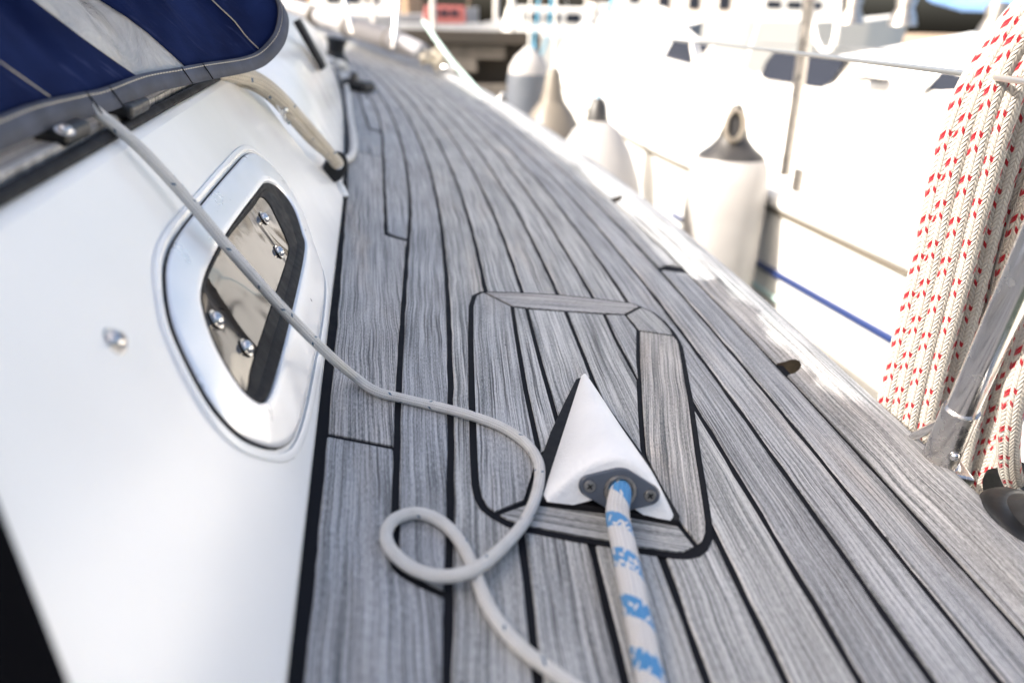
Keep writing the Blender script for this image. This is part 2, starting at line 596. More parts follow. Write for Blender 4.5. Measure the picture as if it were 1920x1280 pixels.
def inset_poly(P, d):
    A = 0.5 * sum(P[i][0] * P[(i + 1) % len(P)][1] - P[(i + 1) % len(P)][0] * P[i][1] for i in range(len(P)))
    s = 1 if A > 0 else -1
    out = []
    m = len(P)
    for i in range(m):
        e0 = P[i] - P[i - 1]
        e1 = P[(i + 1) % m] - P[i]
        n0 = s * np.array([-e0[1], e0[0]]) / np.linalg.norm(e0)
        n1 = s * np.array([-e1[1], e1[0]]) / np.linalg.norm(e1)
        b = n0 + n1
        b /= max(np.linalg.norm(b), 1e-6)
        out.append(P[i] + b * d / max(np.dot(b, n0), 0.35))
    return out


def bolt(name, c, ax, r, parent, mat='steel', kind='hex'):
    """domed head with a recess"""
    V, F, U = lathegeo([(r * 1.35, 0), (r * 1.35, r * 0.12), (r * 1.02, r * 0.14), (r, r * 0.3), (r * 0.86, r * 0.62), (r * 0.6, r * 0.82), (r * 0.42, r * 0.88),
                        (r * 0.36, r * 0.5), (0.0001, r * 0.48)], c, ax, 24)
    return mesh(name, V, F, mat, parent, U, True, sharp=50)


def cross_screw(c, ax, r, parent, ref):
    V, F, U = lathegeo([(r, 0), (r, r * 0.35), (r * 0.9, r * 0.5), (0.0001, r * 0.56)], c, ax, 20)
    fm = [0] * len(F)
    x, y, z = axes(ax, ref)
    a = (x + y) / math.sqrt(2)
    b = (x - y) / math.sqrt(2)
    for p, q in ((a, b), (b, a)):
        v0, f0 = boxgeo(np.asarray(c) + z * r * 0.48, p * r * 0.55, q * r * 0.15, z * r * 0.12)
        F += [tuple(i + len(V) for i in f) for f in f0]
        V += v0
        fm += [1] * 6
    return mesh('screw', V, F, None, parent, None, True, mats=['bronze', 'rubber'], fmat=fm, sharp=40)


# ================================================================== THE DECK
PITCHW = 0.049568                      # plank + seam
GAP = 0.0056
MC = [-0.0005230057288682723, 0.005498475393738413, -0.020628439438323327, -0.009117337022427506, -0.1269107528207952, 0.18871679198024008]


def cx(y):
    if y > 4.6:
        return np.polyval(MC, 4.6) + np.polyval(np.polyder(MC), 4.6) * (y - 4.6) * 1.05
    return np.polyval(MC, y)


CY = np.concatenate([np.arange(0.02, 2.0, 0.025), np.arange(2.0, 6.2, 0.07)])
CP = np.array([(cx(y), y) for y in CY])
CT = np.gradient(CP, axis=0)
CT /= np.linalg.norm(CT, axis=1)[:, None]
CN = np.stack([CT[:, 1], -CT[:, 0]], 1)
CS = np.concatenate([[0], np.cumsum(np.linalg.norm(np.diff(CP, axis=0), axis=1))])


def off(k):
    """seam polyline number k (c = 0 ... j = 7, r = 8)"""
    return CP + CN * ((k - 3) * PITCHW)


def seam_x(k, y):
    q = off(k)
    return np.interp(y, q[:, 1], q[:, 0])


# edge of the cabin on deck
JP = np.array([deck(*p)[:2] for p in [(543, 1340), (549, 1280), (561, 1171), (575, 1040), (588, 913), (595, 863), (602, 780), (616, 680), (623, 613), (630, 547), (636, 480), (642, 430),
                                       (647, 380), (649, 313), (649, 250), (645, 200), (635, 150), (615, 108)]])
jc = np.polyfit(JP[:, 1], JP[:, 0], 4)
JY = np.concatenate([[0.02], np.arange(0.1, 3.75, 0.06)])
jpoly = np.poly1d(jc)


def jx(y):
    return float(jpoly(max(y, 0.2)) + (min(y, 0.2) - 0.2) * jpoly.deriv()(0.2)) if y < 0.2 else float(jpoly(y))


def jtan(y):
    y = max(y, 0.2)
    t = np.array([jpoly.deriv()(y), 1.0])
    return t / np.linalg.norm(t)


# deck sheet: the black seam compound that shows between the planks
V, F = [], []
ol = np.array([(jx(y) - 0.10, y) for y in CY])
oR = off(8.2)
oRi = np.array([(np.interp(y, oR[:, 1], oR[:, 0]), y) for y in CY])
for i in range(len(CY)):
    V.append((ol[i][0] if CY[i] < 3.9 else ol[i][0] - 1.5, CY[i], -0.0014))
    V.append((oRi[i][0], CY[i], -0.0014))
for i in range(len(CY) - 1):
    F.append((2 * i, 2 * i + 1, 2 * i + 3, 2 * i + 2))
dk = mesh('deck', V, F, 'caulk')
tag(dk, 'weathered grey teak side deck with black seams', None, None, 'structure')


def wob(seed, s, amp=0.00035):
    return amp * (math.sin(s * 61 + seed * 3.1) + 0.7 * math.sin(s * 143 + seed * 1.7) + 0.5 * math.sin(s * 290 + seed))


def plank_strip(name, Lp, Rp, Sv, d0, d1, parent, mat='teak', top=0.0, th=0.006, edge=0.0011):
    """strip between two polylines (same length); chamfered long edges.  uv = (across, along) in metres"""
    cols = [(0.0, -th), (0.0, -edge), (edge, 0.0), (0.5, 0.0), (-edge, 0.0), (1.0, -edge), (1.0, -th)]
    V, U, F = [], [], []
    m = len(Lp)
    for i in range(m):
        a, b = np.asarray(Lp[i]), np.asarray(Rp[i])
        w = np.linalg.norm(b - a)
        for j, (q, z) in enumerate(cols):
            if j == 2:
                f = edge / max(w, 1e-4)
            elif j == 4:
                f = 1 - edge / max(w, 1e-4)
            else:
                f = q
            p = a + (b - a) * f
            V.append((p[0], p[1], top + z))
            U.append((d0 + w * f, Sv[i]))
    c = len(cols)
    for i in range(m - 1):
        for j in range(c - 1):
            F.append((i * c + j, i * c + j + 1, (i + 1) * c + j + 1, (i + 1) * c + j))
    F.append(list(range(c)))
    F.append([(m - 1) * c + j for j in range(c)])
    return mesh(name, V, F, mat, parent, U)


g2 = GAP / 2


def run_plank(k, y0, y1, nib=None, mat='teak'):
    """plank between seams k and k+1 from y0 to y1 (measured on its left seam)"""
    A, B = off(k), off(k + 1)
    s0, s1 = np.interp([y0, y1], A[:, 1], CS)
    ss = np.concatenate([[s0], CS[(CS > s0 + 0.004) & (CS < s1 - 0.004)], [s1]])
    Lp, Rp = [], []
    for s in ss:
        i = lambda q, c: np.interp(s, CS, q[:, c])
        nx, ny = np.interp(s, CS, CN[:, 0]), np.interp(s, CS, CN[:, 1])
        a = np.array([i(A, 0), i(A, 1)]) + np.array([nx, ny]) * (g2 + wob(k, s))
        b = np.array([i(B, 0), i(B, 1)]) - np.array([nx, ny]) * (g2 + wob(k + 0.5, s))
        Lp.append(a)
        Rp.append(b)
    if nib:                                  # skew the near end so that the butt is slanted
        Rp[0] = Rp[0] + nib * np.array([np.interp(ss[0], CS, CT[:, 0]), np.interp(ss[0], CS, CT[:, 1])])
    return plank_strip('plank', Lp, Rp, ss, k * PITCHW, k * PITCHW + PITCHW, dk, mat)


for k in range(1, 7):
    run_plank(k, 0.03, 5.9)
run_plank(7, 0.03, 1.155, None)
run_plank(7, 1.168, 5.9, 0.045)


# planks that die into the stepped margin board beside the cabin
def poly_strip(ys, xl, xr, seed, mat='teak'):
    Lp = [np.array([xl(y) + wob(seed, y), y]) for y in ys]
    Rp = [np.array([xr(y) - wob(seed + 0.4, y), y]) for y in ys]
    Sv = [float(np.interp(y, CP[:, 1], CS)) for y in ys]
    return plank_strip('plank', Lp, Rp, Sv, seed * 0.31, seed * 0.31 + 0.09, dk, mat)


def curve_from(pxs):
    q = np.array([deck(*p)[:2] for p in pxs])
    q = q[np.argsort(q[:, 1])]
    return q


bq = curve_from([(741, 1055), (743, 900), (745, 830), (748, 720), (752, 650), (757, 560), (762, 493), (765, 447), (766, 405)])
byc = np.polyfit(bq[:, 1], bq[:, 0], 3)
yb_m = bq[-1, 1]


def sb(y):                                   # seam b
    if y >= 1.25:
        return seam_x(-1, y)
    if y > 0.95:
        w = (y - 0.95) / 0.30
        w = w * w * (3 - 2 * w)
        return w * seam_x(-1, y) + (1 - w) * np.polyval(byc, y)
    return float(np.polyval(byc, y))


def sa(y):                                   # seam a
    q = aq
    return float(np.interp(y, q[:, 1], q[:, 0]))


aq = curve_from([(724, 440), (723, 413), (722, 373), (720, 338), (719, 313), (718, 277), (717, 257), (714, 240), (710, 218), (703, 197)])
aext = [(seam_x(-2, y), y) for y in np.arange(aq[-1, 1] + 0.15, 6.0, 0.1)]
aq = np.vstack([aq, aext])
apq = curve_from([(694, 242), (688, 228), (682, 210), (676, 188), (670, 170)])
apq = np.vstack([apq, [(seam_x(-3, y), y) for y in np.arange(apq[-1, 1] + 0.2, 6.0, 0.1)]])


def sap(y):
    return float(np.interp(y, apq[:, 1], apq[:, 0]))


YN_B = deck(741, 1060)[1]                    # nib of the b plank
YN_Bc = deck(833, 1118)[1]
YN_A = deck(724, 440)[1]
YN_Ac = deck(762, 452)[1]
YN_P = deck(694, 242)[1]
YN_Pc = deck(713, 248)[1]
YBUTT = 0.5 * (deck(605, 823)[1] + deck(742, 830)[1])

sc0 = lambda y: seam_x(0, y)
yy = lambda a, b, st: np.unique(np.concatenate([np.arange(a, b, st), [b]]))
# c-d plank (0), between c and d
run_plank(0, 0.03, 5.9)


# nib curve: x as function of y between the two ends
def nibx(y, y_near, y_far, x_near, x_far):
    f = np.clip((y - y_near) / (y_far - y_near), 0, 1)
    g = (1 - f) ** 2.9
    return x_far + (x_near - x_far) * g


# b-c plank: from its nib forward
ys = np.unique(np.concatenate([np.linspace(YN_Bc + 0.006, YN_B + 0.016, 22), yy(YN_B + 0.022, 1.6, 0.03), yy(1.6, 5.9, 0.07)]))
poly_strip(ys, lambda y: (nibx(y, YN_Bc + 0.006, YN_B + 0.016, sc0(y) - g2 - 0.0015, sb(y) + g2) if y < YN_B + 0.016 else sb(y) + g2), lambda y: sc0(y) - g2, 11)
# a-b plank
ys = np.unique(np.concatenate([np.linspace(YN_Ac + 0.012, YN_A + 0.022, 8), yy(YN_A + 0.03, 5.9, 0.05)]))
poly_strip(ys, lambda y: (nibx(y, YN_Ac + 0.012, YN_A + 0.022, sb(y) - g2 - 0.0015, sa(y) + g2) if y < YN_A + 0.022 else sa(y) + g2), lambda y: sb(y) - g2, 12)
# a'-a plank
ys = np.unique(np.concatenate([np.linspace(YN_Pc + 0.022, YN_P + 0.036, 6), yy(YN_P + 0.05, 5.9, 0.08)]))
poly_strip(ys, lambda y: (nibx(y, YN_Pc + 0.022, YN_P + 0.036, sa(y) - g2 - 0.0015, sap(y) + g2) if y < YN_P + 0.036 else sap(y) + g2), lambda y: sa(y) - g2, 13)


# margin board, in two lengths, its outer edge stepping with each nib
def xm(y):
    if y < YN_Bc - 0.001:
        return sc0(y) - g2
    if y < YN_B + 0.006:
        return nibx(y, YN_Bc - 0.001, YN_B + 0.006, sc0(y) - g2, sb(y) - g2)
    if y < YN_Ac - 0.001:
        return sb(y) - g2
    if y < YN_A + 0.006:
        return nibx(y, YN_Ac - 0.001, YN_A + 0.006, sb(y) - g2, sa(y) - g2)
    if y < YN_Pc - 0.001:
        return sa(y) - g2
    if y < YN_P + 0.006:
        return nibx(y, YN_Pc - 0.001, YN_P + 0.006, sa(y) - g2, sap(y) - g2)
    return sap(y) - g2


jl = lambda y: jx(y) + 0.004 + 0.0035 * max(0.0, 1 - y / 0.9)
for (y0, y1, sd_) in ((0.03, YBUTT - 0.0028, 14), (YBUTT + 0.0028, 1.62, 15), (1.626, 3.66, 16)):
    ys = list(yy(y0, y1, 0.03))
    for (q0, q1) in ((YN_Bc - 0.001, YN_B + 0.006), (YN_Ac - 0.001, YN_A + 0.006), (YN_Pc - 0.001, YN_P + 0.006)):
        if y0 < q0 < y1:
            ys += list(np.linspace(q0, q1, 20))
    poly_strip(np.unique(ys), jl, xm, sd_, 'teak_warm' if sd_ == 15 else 'teak')

# ---- inlaid hatch panel
hp = empty('hatch_panel', (0, 0, 0), parent=dk)
dk2 = lambda L: [deck(u, v)[:2] for u, v in L]
ring = [(905, 549), (890, 556), (884, 575), (883, 637), (885, 733), (889, 860), (892, 910), (897, 933), (908, 953), (926, 967), (953, 982), (987, 992), (1027, 1000), (1077, 1010),
        (1142, 1020), (1198, 1032), (1227, 1036), (1260, 1041), (1285, 1042), (1305, 1038), (1319, 1027), (1327, 1008), (1327, 985), (1322, 947), (1315, 902), (1308, 860), (1292, 743), (1287, 718),
        (1280, 677), (1275, 650), (1265, 630), (1258, 620), (1243, 603), (1223, 587), (1201, 577), (1183, 570), (1117, 562), (1052, 555), (982, 551)]
prism('caulking', inset_poly([np.array(p) for p in dk2(ring)], -0.0034), -0.004, 0.0007, 'caulk', hp)
HPIECES = [
    ([(905, 549), (890, 556), (884, 575), (883, 637), (885, 733), (889, 860), (892, 910), (897, 933), (908, 953), (926, 967), (987, 943), (1006, 880), (1008, 840), (985, 733), (967, 627), (960, 577)], -3, 'teak'),
    ([(905, 549), (982, 551), (1052, 555), (1117, 562), (1183, 570), (1201, 577), (1172, 592), (1127, 590), (1060, 586), (1010, 582), (960, 577)], 84, 'teak_warm'),
    ([(1201, 577), (1223, 587), (1243, 603), (1258, 620), (1264, 632), (1196, 622), (1172, 592)], 40, 'teak'),
    ([(1264, 632), (1272, 642), (1275, 650), (1280, 677), (1287, 718), (1292, 743), (1308, 860), (1315, 902), (1322, 947), (1327, 985), (1327, 1005), (1321, 1021), (1307, 1030), (1268, 980), (1208, 861), (1205, 844),
      (1200, 773), (1196, 677), (1196, 622)], 6, 'teak_warm'),
    ([(926, 967), (953, 982), (987, 992), (1027, 1000), (1077, 1010), (1142, 1020), (1198, 1032), (1227, 1036), (1260, 1041), (1285, 1041), (1307, 1030), (1268, 982), (1130, 962), (987, 945)], 94, 'teak'),
    ([(960, 577), (987, 581), (1012, 678), (1045, 795), (1052, 830), (1008, 860), (1008, 840), (985, 733), (967, 627)], 9, 'teak'),
    ([(987, 581), (1060, 586), (1077, 628), (1097, 678), (1115, 725), (1150, 810), (1090, 870), (1052, 830), (1045, 795), (1012, 678)], 9, 'teak'),
    ([(1060, 586), (1132, 591), (1153, 637), (1180, 687), (1197, 717), (1200, 773), (1205, 844), (1208, 861), (1150, 810), (1115, 725), (1097, 678), (1077, 628)], 9, 'teak'),
    ([(1132, 591), (1172, 592), (1196, 622), (1196, 677), (1197, 717), (1180, 687), (1153, 637)], 9, 'teak'),
]
HDIR = [((889, 860), (884, 575)), ((1183, 570), (905, 549)), ((1240, 625), (1205, 590)), ((1250, 844), (1236, 660)), ((1285, 1020), (950, 960))] + [((1027, 733), (998, 623))] * 4
for i, (L, ang, mm) in enumerate(HPIECES):
    dv_ = deck(*HDIR[i][1]) - deck(*HDIR[i][0])
    a = math.atan2(-dv_[0], dv_[1])
    prism('plank', dk2(L), -0.003, 0.0019, mm, hp, uvf=lambda p, a=a, i=i: (p[0] * math.cos(a) + p[1] * math.sin(a) + i * 0.37, -p[0] * math.sin(a) + p[1] * math.cos(a) + i), inset=0.0026)

# ---- toe rail with two scuppers
RAILP = [(0.0, -0.010), (0.0, 0.0008), (0.0022, 0.0016), (0.008, 0.0042), (0.015, 0.0105), (0.021, 0.0175), (0.027, 0.0215), (0.036, 0.0235), (0.048, 0.0235), (0.055, 0.0215), (0.058, 0.016), (0.058, -0.012)]
RO = off(8) + CN * 0.0016
V, F, U = [], [], []
acc = [0]
for a, b in zip(RAILP[:-1], RAILP[1:]):
    acc.append(acc[-1] + math.hypot(b[0] - a[0], b[1] - a[1]))
for i in range(len(CP)):
    for j, (d, z) in enumerate(RAILP):
        p = RO[i] + CN[i] * d
        V.append((p[0], p[1], z))
        U.append((acc[j] + 0.7, CS[i]))
c = len(RAILP)
for i in range(len(CP) - 1):
    for j in range(c):
        j2 = (j + 1) % c
        F.append((i * c + j, i * c + j2, (i + 1) * c + j2, (i + 1) * c + j))
F.append(list(range(c)))
F.append([(len(CP) - 1) * c + j for j in range(c)])
rail = mesh('toe_rail', V, F, None, None, U, True, mats=['teak', 'scupper'], sharp=42)
tag(rail, 'raised weathered teak toe rail along the outer deck edge', 'toe rail')


def scupper(y, w, hgt):
    i = int(np.argmin(abs(RO[:, 1] - y)))
    i0 = np.array([np.interp(y, RO[:, 1], RO[:, 0]), y])
    t, nn = CT[i], CN[i]
    pr = [(-w, -0.02), (-w, 0.2 * hgt), (-w * 0.85, 0.62 * hgt), (-w * 0.5, 0.9 * hgt), (0, hgt), (w * 0.5, 0.9 * hgt), (w * 0.85, 0.62 * hgt), (w, 0.2 * hgt), (w, -0.02)]
    V = []
    for q in (-0.006, 0.075):
        for a, z in pr:
            p = i0 + t * a + nn * q
            V.append((p[0], p[1], z))
    k = len(pr)
    F = [list(range(k)), list(range(2 * k - 1, k - 1, -1))] + [(j, (j + 1) % k, (j + 1) % k + k, j + k) for j in range(k)]
    return mesh('scupper_cutter', V, F, 'scupper')


cut = [scupper(deck(1474, 694)[1], 0.0155, 0.0135), scupper(1.63, 0.0155, 0.0135)]
for ct in cut:
    md = rail.modifiers.new('scupper', 'BOOLEAN')
    md.object, md.operation, md.solver = ct, 'DIFFERENCE', 'EXACT'
    md.material_mode = 'TRANSFER'
dg = bpy.context.evaluated_depsgraph_get()
me2 = bpy.data.meshes.new_from_object(rail.evaluated_get(dg))
rail.modifiers.clear()
rail.data = me2
for ct in cut:
    bpy.data.objects.remove(ct)

# ---- topsides and sunlit white foredeck beyond the cabin
V, F, U = [], [], []
HS = [(0.056, -0.011), (0.066, -0.03), (0.062, -0.09), (0.03, -0.5), (-0.1, -1.3)]
for i in range(0, len(CP), 3):
    for d, z in HS:
        p = RO[i] + CN[i] * d
        V.append((p[0], p[1], z))
m = len(range(0, len(CP), 3))
for i in range(m - 1):
    for j in range(len(HS) - 1):
        a = i * len(HS) + j
        F.append((a, a + 1, a + 1 + len(HS), a + len(HS)))
hull = mesh('hull_topside', V, F, 'gel', None, None, True)
tag(hull, 'white outer hull side below the teak toe rail', 'hull')

# ================================================================== CABIN SIDE
AL = math.radians(38.0)
WA, WB = deck(575, 1040), deck(636, 480)
Wd = (WB - WA) / np.linalg.norm(WB - WA)
Win = np.array([-Wd[1], Wd[0], 0.0])
Wup = np.array([0, 0, math.cos(AL)]) + Win * math.sin(AL)
Wn = np.cross(Wd, Wup)                       # points outboard
if Wn[0] < 0:
    Wn = -Wn


def W(s, q, o=0.0):
    return WA + Wd * s + Wup * q + Wn * o


def wsu(u, v):
    r = ray(u, v)
    t = np.dot(Wn, WA - CAM) / np.dot(Wn, r)
    p = CAM + r * t - WA
    return np.array([np.dot(p, Wd), np.dot(p, Wup)])


coach = empty('cabin_trunk', W(0.3, 0))
tag(coach, 'glossy white cabin side with framed portlight beside the teak deck', 'cabin')

# the moulded near side panel
PS = [(-0.75, -0.002), (0.878, -0.002), (0.872, 0.012), (0.845, 0.045), (0.80, 0.105), (0.778, 0.155), (0.768, 0.205), (0.752, 0.232), (0.715, 0.246), (0.60, 0.250), (-0.75, 0.2515)]
P0 = [W(s, q, 0) for s, q in PS]
P1 = [W(s, q, -0.03) + Win * 0.10 + np.array([0, 0, -0.012]) for s, q in PS]
k = len(PS)
F = [list(range(k)), list(range(2 * k - 1, k - 1, -1))] + [(i, (i + 1) % k, (i + 1) % k + k, i + k) for i in range(k)]
mesh('side_panel', P0 + P1, F, 'gel', coach, None, True, bevel=0.013, sharp=30)

# cabin trunk behind it, running forward and falling away to the foredeck
ysC = np.concatenate([np.arange(-0.6, 3.0, 0.1), np.arange(3.0, 3.95, 0.07)])
V, F = [], []
for y in ysC:
    yq = min(y, 3.6)
    b = np.array([jx(yq), y])
    if y > 3.2:
        b = np.array([jx(yq) - 1.3 * (y - 3.2) ** 2, y])
    t = jtan(yq)
    ni = np.array([-t[1], t[0]])
    zt = np.interp(y, [0, 1.2, 2.0, 2.8, 3.4, 3.95], [0.185, 0.185, 0.205, 0.20, 0.16, 0.02])
    zc = zt + np.interp(y, [0, 2.5, 3.95], [0.10, 0.08, 0.01])
    a2 = np.interp(y, [0, 0.95, 1.35, 3.95], [1.6, 1.6, 0.66, 0.62])
    pr = [(-0.001, -0.02), (0.0, 0.0), (0.004, 0.01), (zt * a2 * 0.5, zt * 0.55), (zt * a2 * 0.82, zt * 0.86), (zt * a2 + 0.012, zt * 0.965), (zt * a2 + 0.04, zt), (zt * a2 + 0.25, zt + (zc - zt) * 0.6), (zt * a2 + 0.8, zc)]
    for d, z in pr:
        p = b + ni * (d + 0.004)
        V.append((p[0], p[1], z))
c = len(pr)
for i in range(len(ysC) - 1):
    for j in range(c - 1):
        F.append((i * c + j, i * c + j + 1, (i + 1) * c + j + 1, (i + 1) * c + j))
mesh('cabin_top', V, F, 'gel', coach, None, True, sharp=60)

# portlight
OUT = [(463, 290), (430, 321), (374, 387), (327, 448), (308, 494), (306, 541), (315, 602), (336, 658), (374, 733), (411, 785), (453, 823), (500, 841), (524, 839), (543, 823), (561, 776), (580, 691), (599, 588), (603, 523), (585, 462), (561, 396), (528, 340), (491, 302)]
INN = [(493, 354), (478, 370), (425, 440), (388, 504), (368, 556), (370, 590), (385, 640), (410, 690), (440, 735), (470, 755), (484, 745), (500, 700), (533, 580), (559, 470), (555, 440), (540, 395), (515, 362)]
oo = np.array([wsu(*p) for p in OUT])
ii = np.array([wsu(*p) for p in INN])
ctr = ii.mean(0)


def resample(pxs, corners, n=34):
    """arc-length samples between matching corners"""
    Q = np.array([wsu(*p) for p in pxs])
    cl = [pxs.index(c) for c in corners]
    m_ = len(Q)
    Qs = spline(np.vstack([Q[-2:], Q, Q[:3]]), 6)
    out = []
    for a_, b_ in zip(cl, cl[1:] + [cl[0] + m_]):
        seg = Qs[(a_ + 2) * 6:(b_ + 2) * 6 + 1]
        L_ = np.concatenate([[0], np.cumsum(np.linalg.norm(np.diff(seg, axis=0), axis=1))])
        tt = np.linspace(0, L_[-1], n, endpoint=False)
        out.append(np.stack([np.interp(tt, L_, seg[:, 0]), np.interp(tt, L_, seg[:, 1])], 1))
    return np.vstack(out)


NO = resample(OUT, [(463, 290), (306, 541), (500, 841), (603, 523)])
NI = resample(INN, [(493, 354), (368, 556), (470, 755), (559, 470)])
PAN = [(486, 372), (470, 392), (420, 452), (386, 512), (369, 560), (371, 590), (386, 640), (410, 690), (440, 733), (455, 743), (461, 718), (468, 682), (503, 579), (536, 480), (533, 452), (516, 415), (502, 387)]
NP = resample(PAN, [(486, 372), (369, 560), (455, 743), (536, 480)])
wob_ = lambda f: NO * (1 - f) + NI * f if f <= 1 else NI * (2 - f) + NP * (f - 1)
win = empty('portlight', (0, 0, 0), parent=coach)


def ringmesh(name, layers, mat, parent, cap=False):
    V, F = [], []
    n_ = len(NO)
    for f, o in layers:
        for s, q in wob_(f):
            V.append(W(s, q, o))
    for j in range(len(layers) - 1):
        for i in range(n_):
            i2 = (i + 1) % n_
            F.append((j * n_ + i, j * n_ + i2, (j + 1) * n_ + i2, (j + 1) * n_ + i))
    if cap:
        F.append([(len(layers) - 1) * n_ + i for i in range(n_)])
    return mesh(name, V, F, mat, parent, None, True, sharp=35)


ringmesh('gasket', [(-0.02, -0.002), (-0.018, 0.0022), (0.02, 0.0024)], 'rubber', win)
ringmesh('frame', [(0.0, -0.002), (0.0, 0.0028), (0.03, 0.0040), (0.10, 0.0046), (0.70, 0.0072), (0.80, 0.0074), (0.86, 0.0068), (0.93, 0.0030)], 'alu', win)
ringmesh('seal', [(0.90, 0.0050), (0.93, 0.0062), (1.0, 0.0058), (1.35, 0.0045), (1.40, 0.0040), (1.42, 0.0043), (1.98, 0.0030), (2.0, 0.0010)], 'rubber', win)
ringmesh('pane', [(1.96, 0.0010), (1.985, 0.0022)], 'glass', win, cap=True)
for (u, v) in ((490, 412), (518, 475), (398, 603), (455, 655)):
    s, q = wsu(u, v)
    bolt('bolt', W(s, q, 0.003), Wn, 0.0052, win)
# moulded lip round the portlight
ringmesh('moulded_lip', [(-0.30, -0.004), (-0.27, 0.0016), (-0.20, 0.0026), (-0.12, 0.0020), (-0.05, -0.004)], 'gel', win)
s, q = wsu(215, 640)
bolt('bolt', W(s, q, 0.0), Wn, 0.0058, coach, 'steel_dull')
# dark port at the aft end
a0, a1 = wsu(0, 1010), wsu(105, 1280)
dirn = (a1 - a0) / np.linalg.norm(a1 - a0)
e0, e1 = a0 - dirn * 0.045, a1 + dirn * 0.09
poly = [e0, e1, e1 + np.array([-0.3, 0.0]), e0 + np.array([-0.3, 0.0])]
Vq = [W(p[0], p[1], 0.006) for p in poly] + [W(p[0], p[1], -0.004) for p in poly]
mesh('dark_port', Vq, [(0, 1, 2, 3), (7, 6, 5, 4), (0, 4, 5, 1), (1, 5, 6, 2), (2, 6, 7, 3), (3, 7, 4, 0)], 'void', coach, bevel=0.003)
# long dark window in the forward part of the trunk

def trunk_hit(u, v):
    """nearest point of the forward trunk wall along a pixel ray"""
    r = ray(u, v)
    best = None
    for y in np.arange(1.3, 3.6, 0.004):
        t = (y - CAM[1]) / r[1]
        p = CAM + r * t
        zt = np.interp(y, [0, 1.2, 2.0, 2.8, 3.4, 3.95], [0.185, 0.185, 0.205, 0.20, 0.16, 0.02])
        a2 = 0.62 if y > 1.3 else 0.8
        xw = jx(y) - max(p[2], 0) * a2 * 0.95
        e = abs(p[0] - xw)
        if best is None or e < best[0]:
            best = (e, p)
    return best[1]


fq = [trunk_hit(u, v) + np.array([0.012, -0.006, 0.008]) for u, v in ((549, 42), (555, 40), (606, 128), (601, 133))]
fq2 = [p + np.array([-0.010, 0.0, -0.008]) for p in fq]
mesh('dark_window', fq + fq2, [(0, 1, 2, 3), (7, 6, 5, 4), (0, 4, 5, 1), (1, 5, 6, 2), (2, 6, 7, 3), (3, 7, 4, 0)], 'rubber', coach)
# rubber-filled joint, track and fittings along the top of the side panel
tube('joint_seal', [W(-0.5, 0.2535, -0.002), W(0.2, 0.2535, -0.002), W(0.60, 0.2515, -0.002)], 0.0042, 'rubber', coach, 8)
ct = [W(s, 0.252, -0.002) + Win * 0.022 + np.array([0, 0, 0.004]) for s in (-0.5, 0.2, 0.62)]
V, F = boxgeo((ct[0] + ct[2]) / 2, (ct[2] - ct[0]) / 2, Win * 0.0165, np.array([0, 0, 0.005]))
mesh('wooden_strip', V, F, 'teak_warm', coach, [(v @ Win, v @ Wd) for v in V], bevel=0.002)
for (u, v, w_) in ((118, 246, 0.022), (240, 200, 0.026)):
    z = 0.209
    c = deck(u, v, z)
    V, F = boxgeo(c, Wd * w_, Win * 0.010, np.array([0, 0, 0.0055]))
    mesh('line_stopper', V, F, 'black', coach, bevel=0.004)
bolt('bolt', deck(122, 246, 0.214), np.array([0.3, -0.2, 1]), 0.004, coach, 'steel_dull')
# small steel keeper at the front edge of the panel
tube('steel_keeper', [PT(505, 163, 0.98), PT(515, 185, 1.0), PT(527, 208, 1.02), PT(536, 226, 1.03), PT(542, 230, 1.02)], 0.0028, 'steel', coach, 8)
bolt('bolt', PT(533, 206, 1.02), np.array([0.6, -0.8, 0.2]), 0.004, coach)

# ================================================================== SPRAYHOOD
hood = empty('sprayhood', deck(300, 160, 0.215))
tag(hood, 'navy canvas sprayhood with clear window panel and faded hem', 'sprayhood')
HEM = [(-260, 345, 0.28), (-120, 305, 0.33), (0, 262, 0.385), (83, 226, 0.44), (167, 203, 0.50), (207, 193, 0.53), (280, 163, 0.60), (347, 149, 0.66), (393, 139, 0.71), (467, 125, 0.80), (500, 108, 0.84), (527, 75, 0.87), (535, 35, 0.885), (526, 6, 0.90), (505, -25, 0.915), (480, -60, 0.93)]
HP = spline([PT(*p) for p in HEM], 8)
nH = len(HP)
Hs = np.concatenate([[0], np.cumsum(np.linalg.norm(np.diff(HP, axis=0), axis=1))])


def hoodpt(i, q):
    """canvas rises and leans inboard / aft; soft vertical folds"""
    p = HP[i]
    f = i / (nH - 1)
    s = Hs[i]
    lean = np.array([-0.62 - 0.55 * max(0, f - 0.62) / 0.38, -0.10 - 0.35 * max(0, f - 0.6) / 0.4, 0.80])
    fold = 0.006 * math.sin(s * 95 + q * 9) + 0.010 * math.sin(s * 41 + 1.3 + q * 4) + 0.003 * math.sin(s * 170 + q * 22)
    cv = np.array([-0.6, -0.2, 0]) * (0.9 * q * q)
    return p + lean * q + cv + np.array([0.8, -0.3, 0.1]) * fold * min(1.0, max(0.0, q - 0.016) * 12)


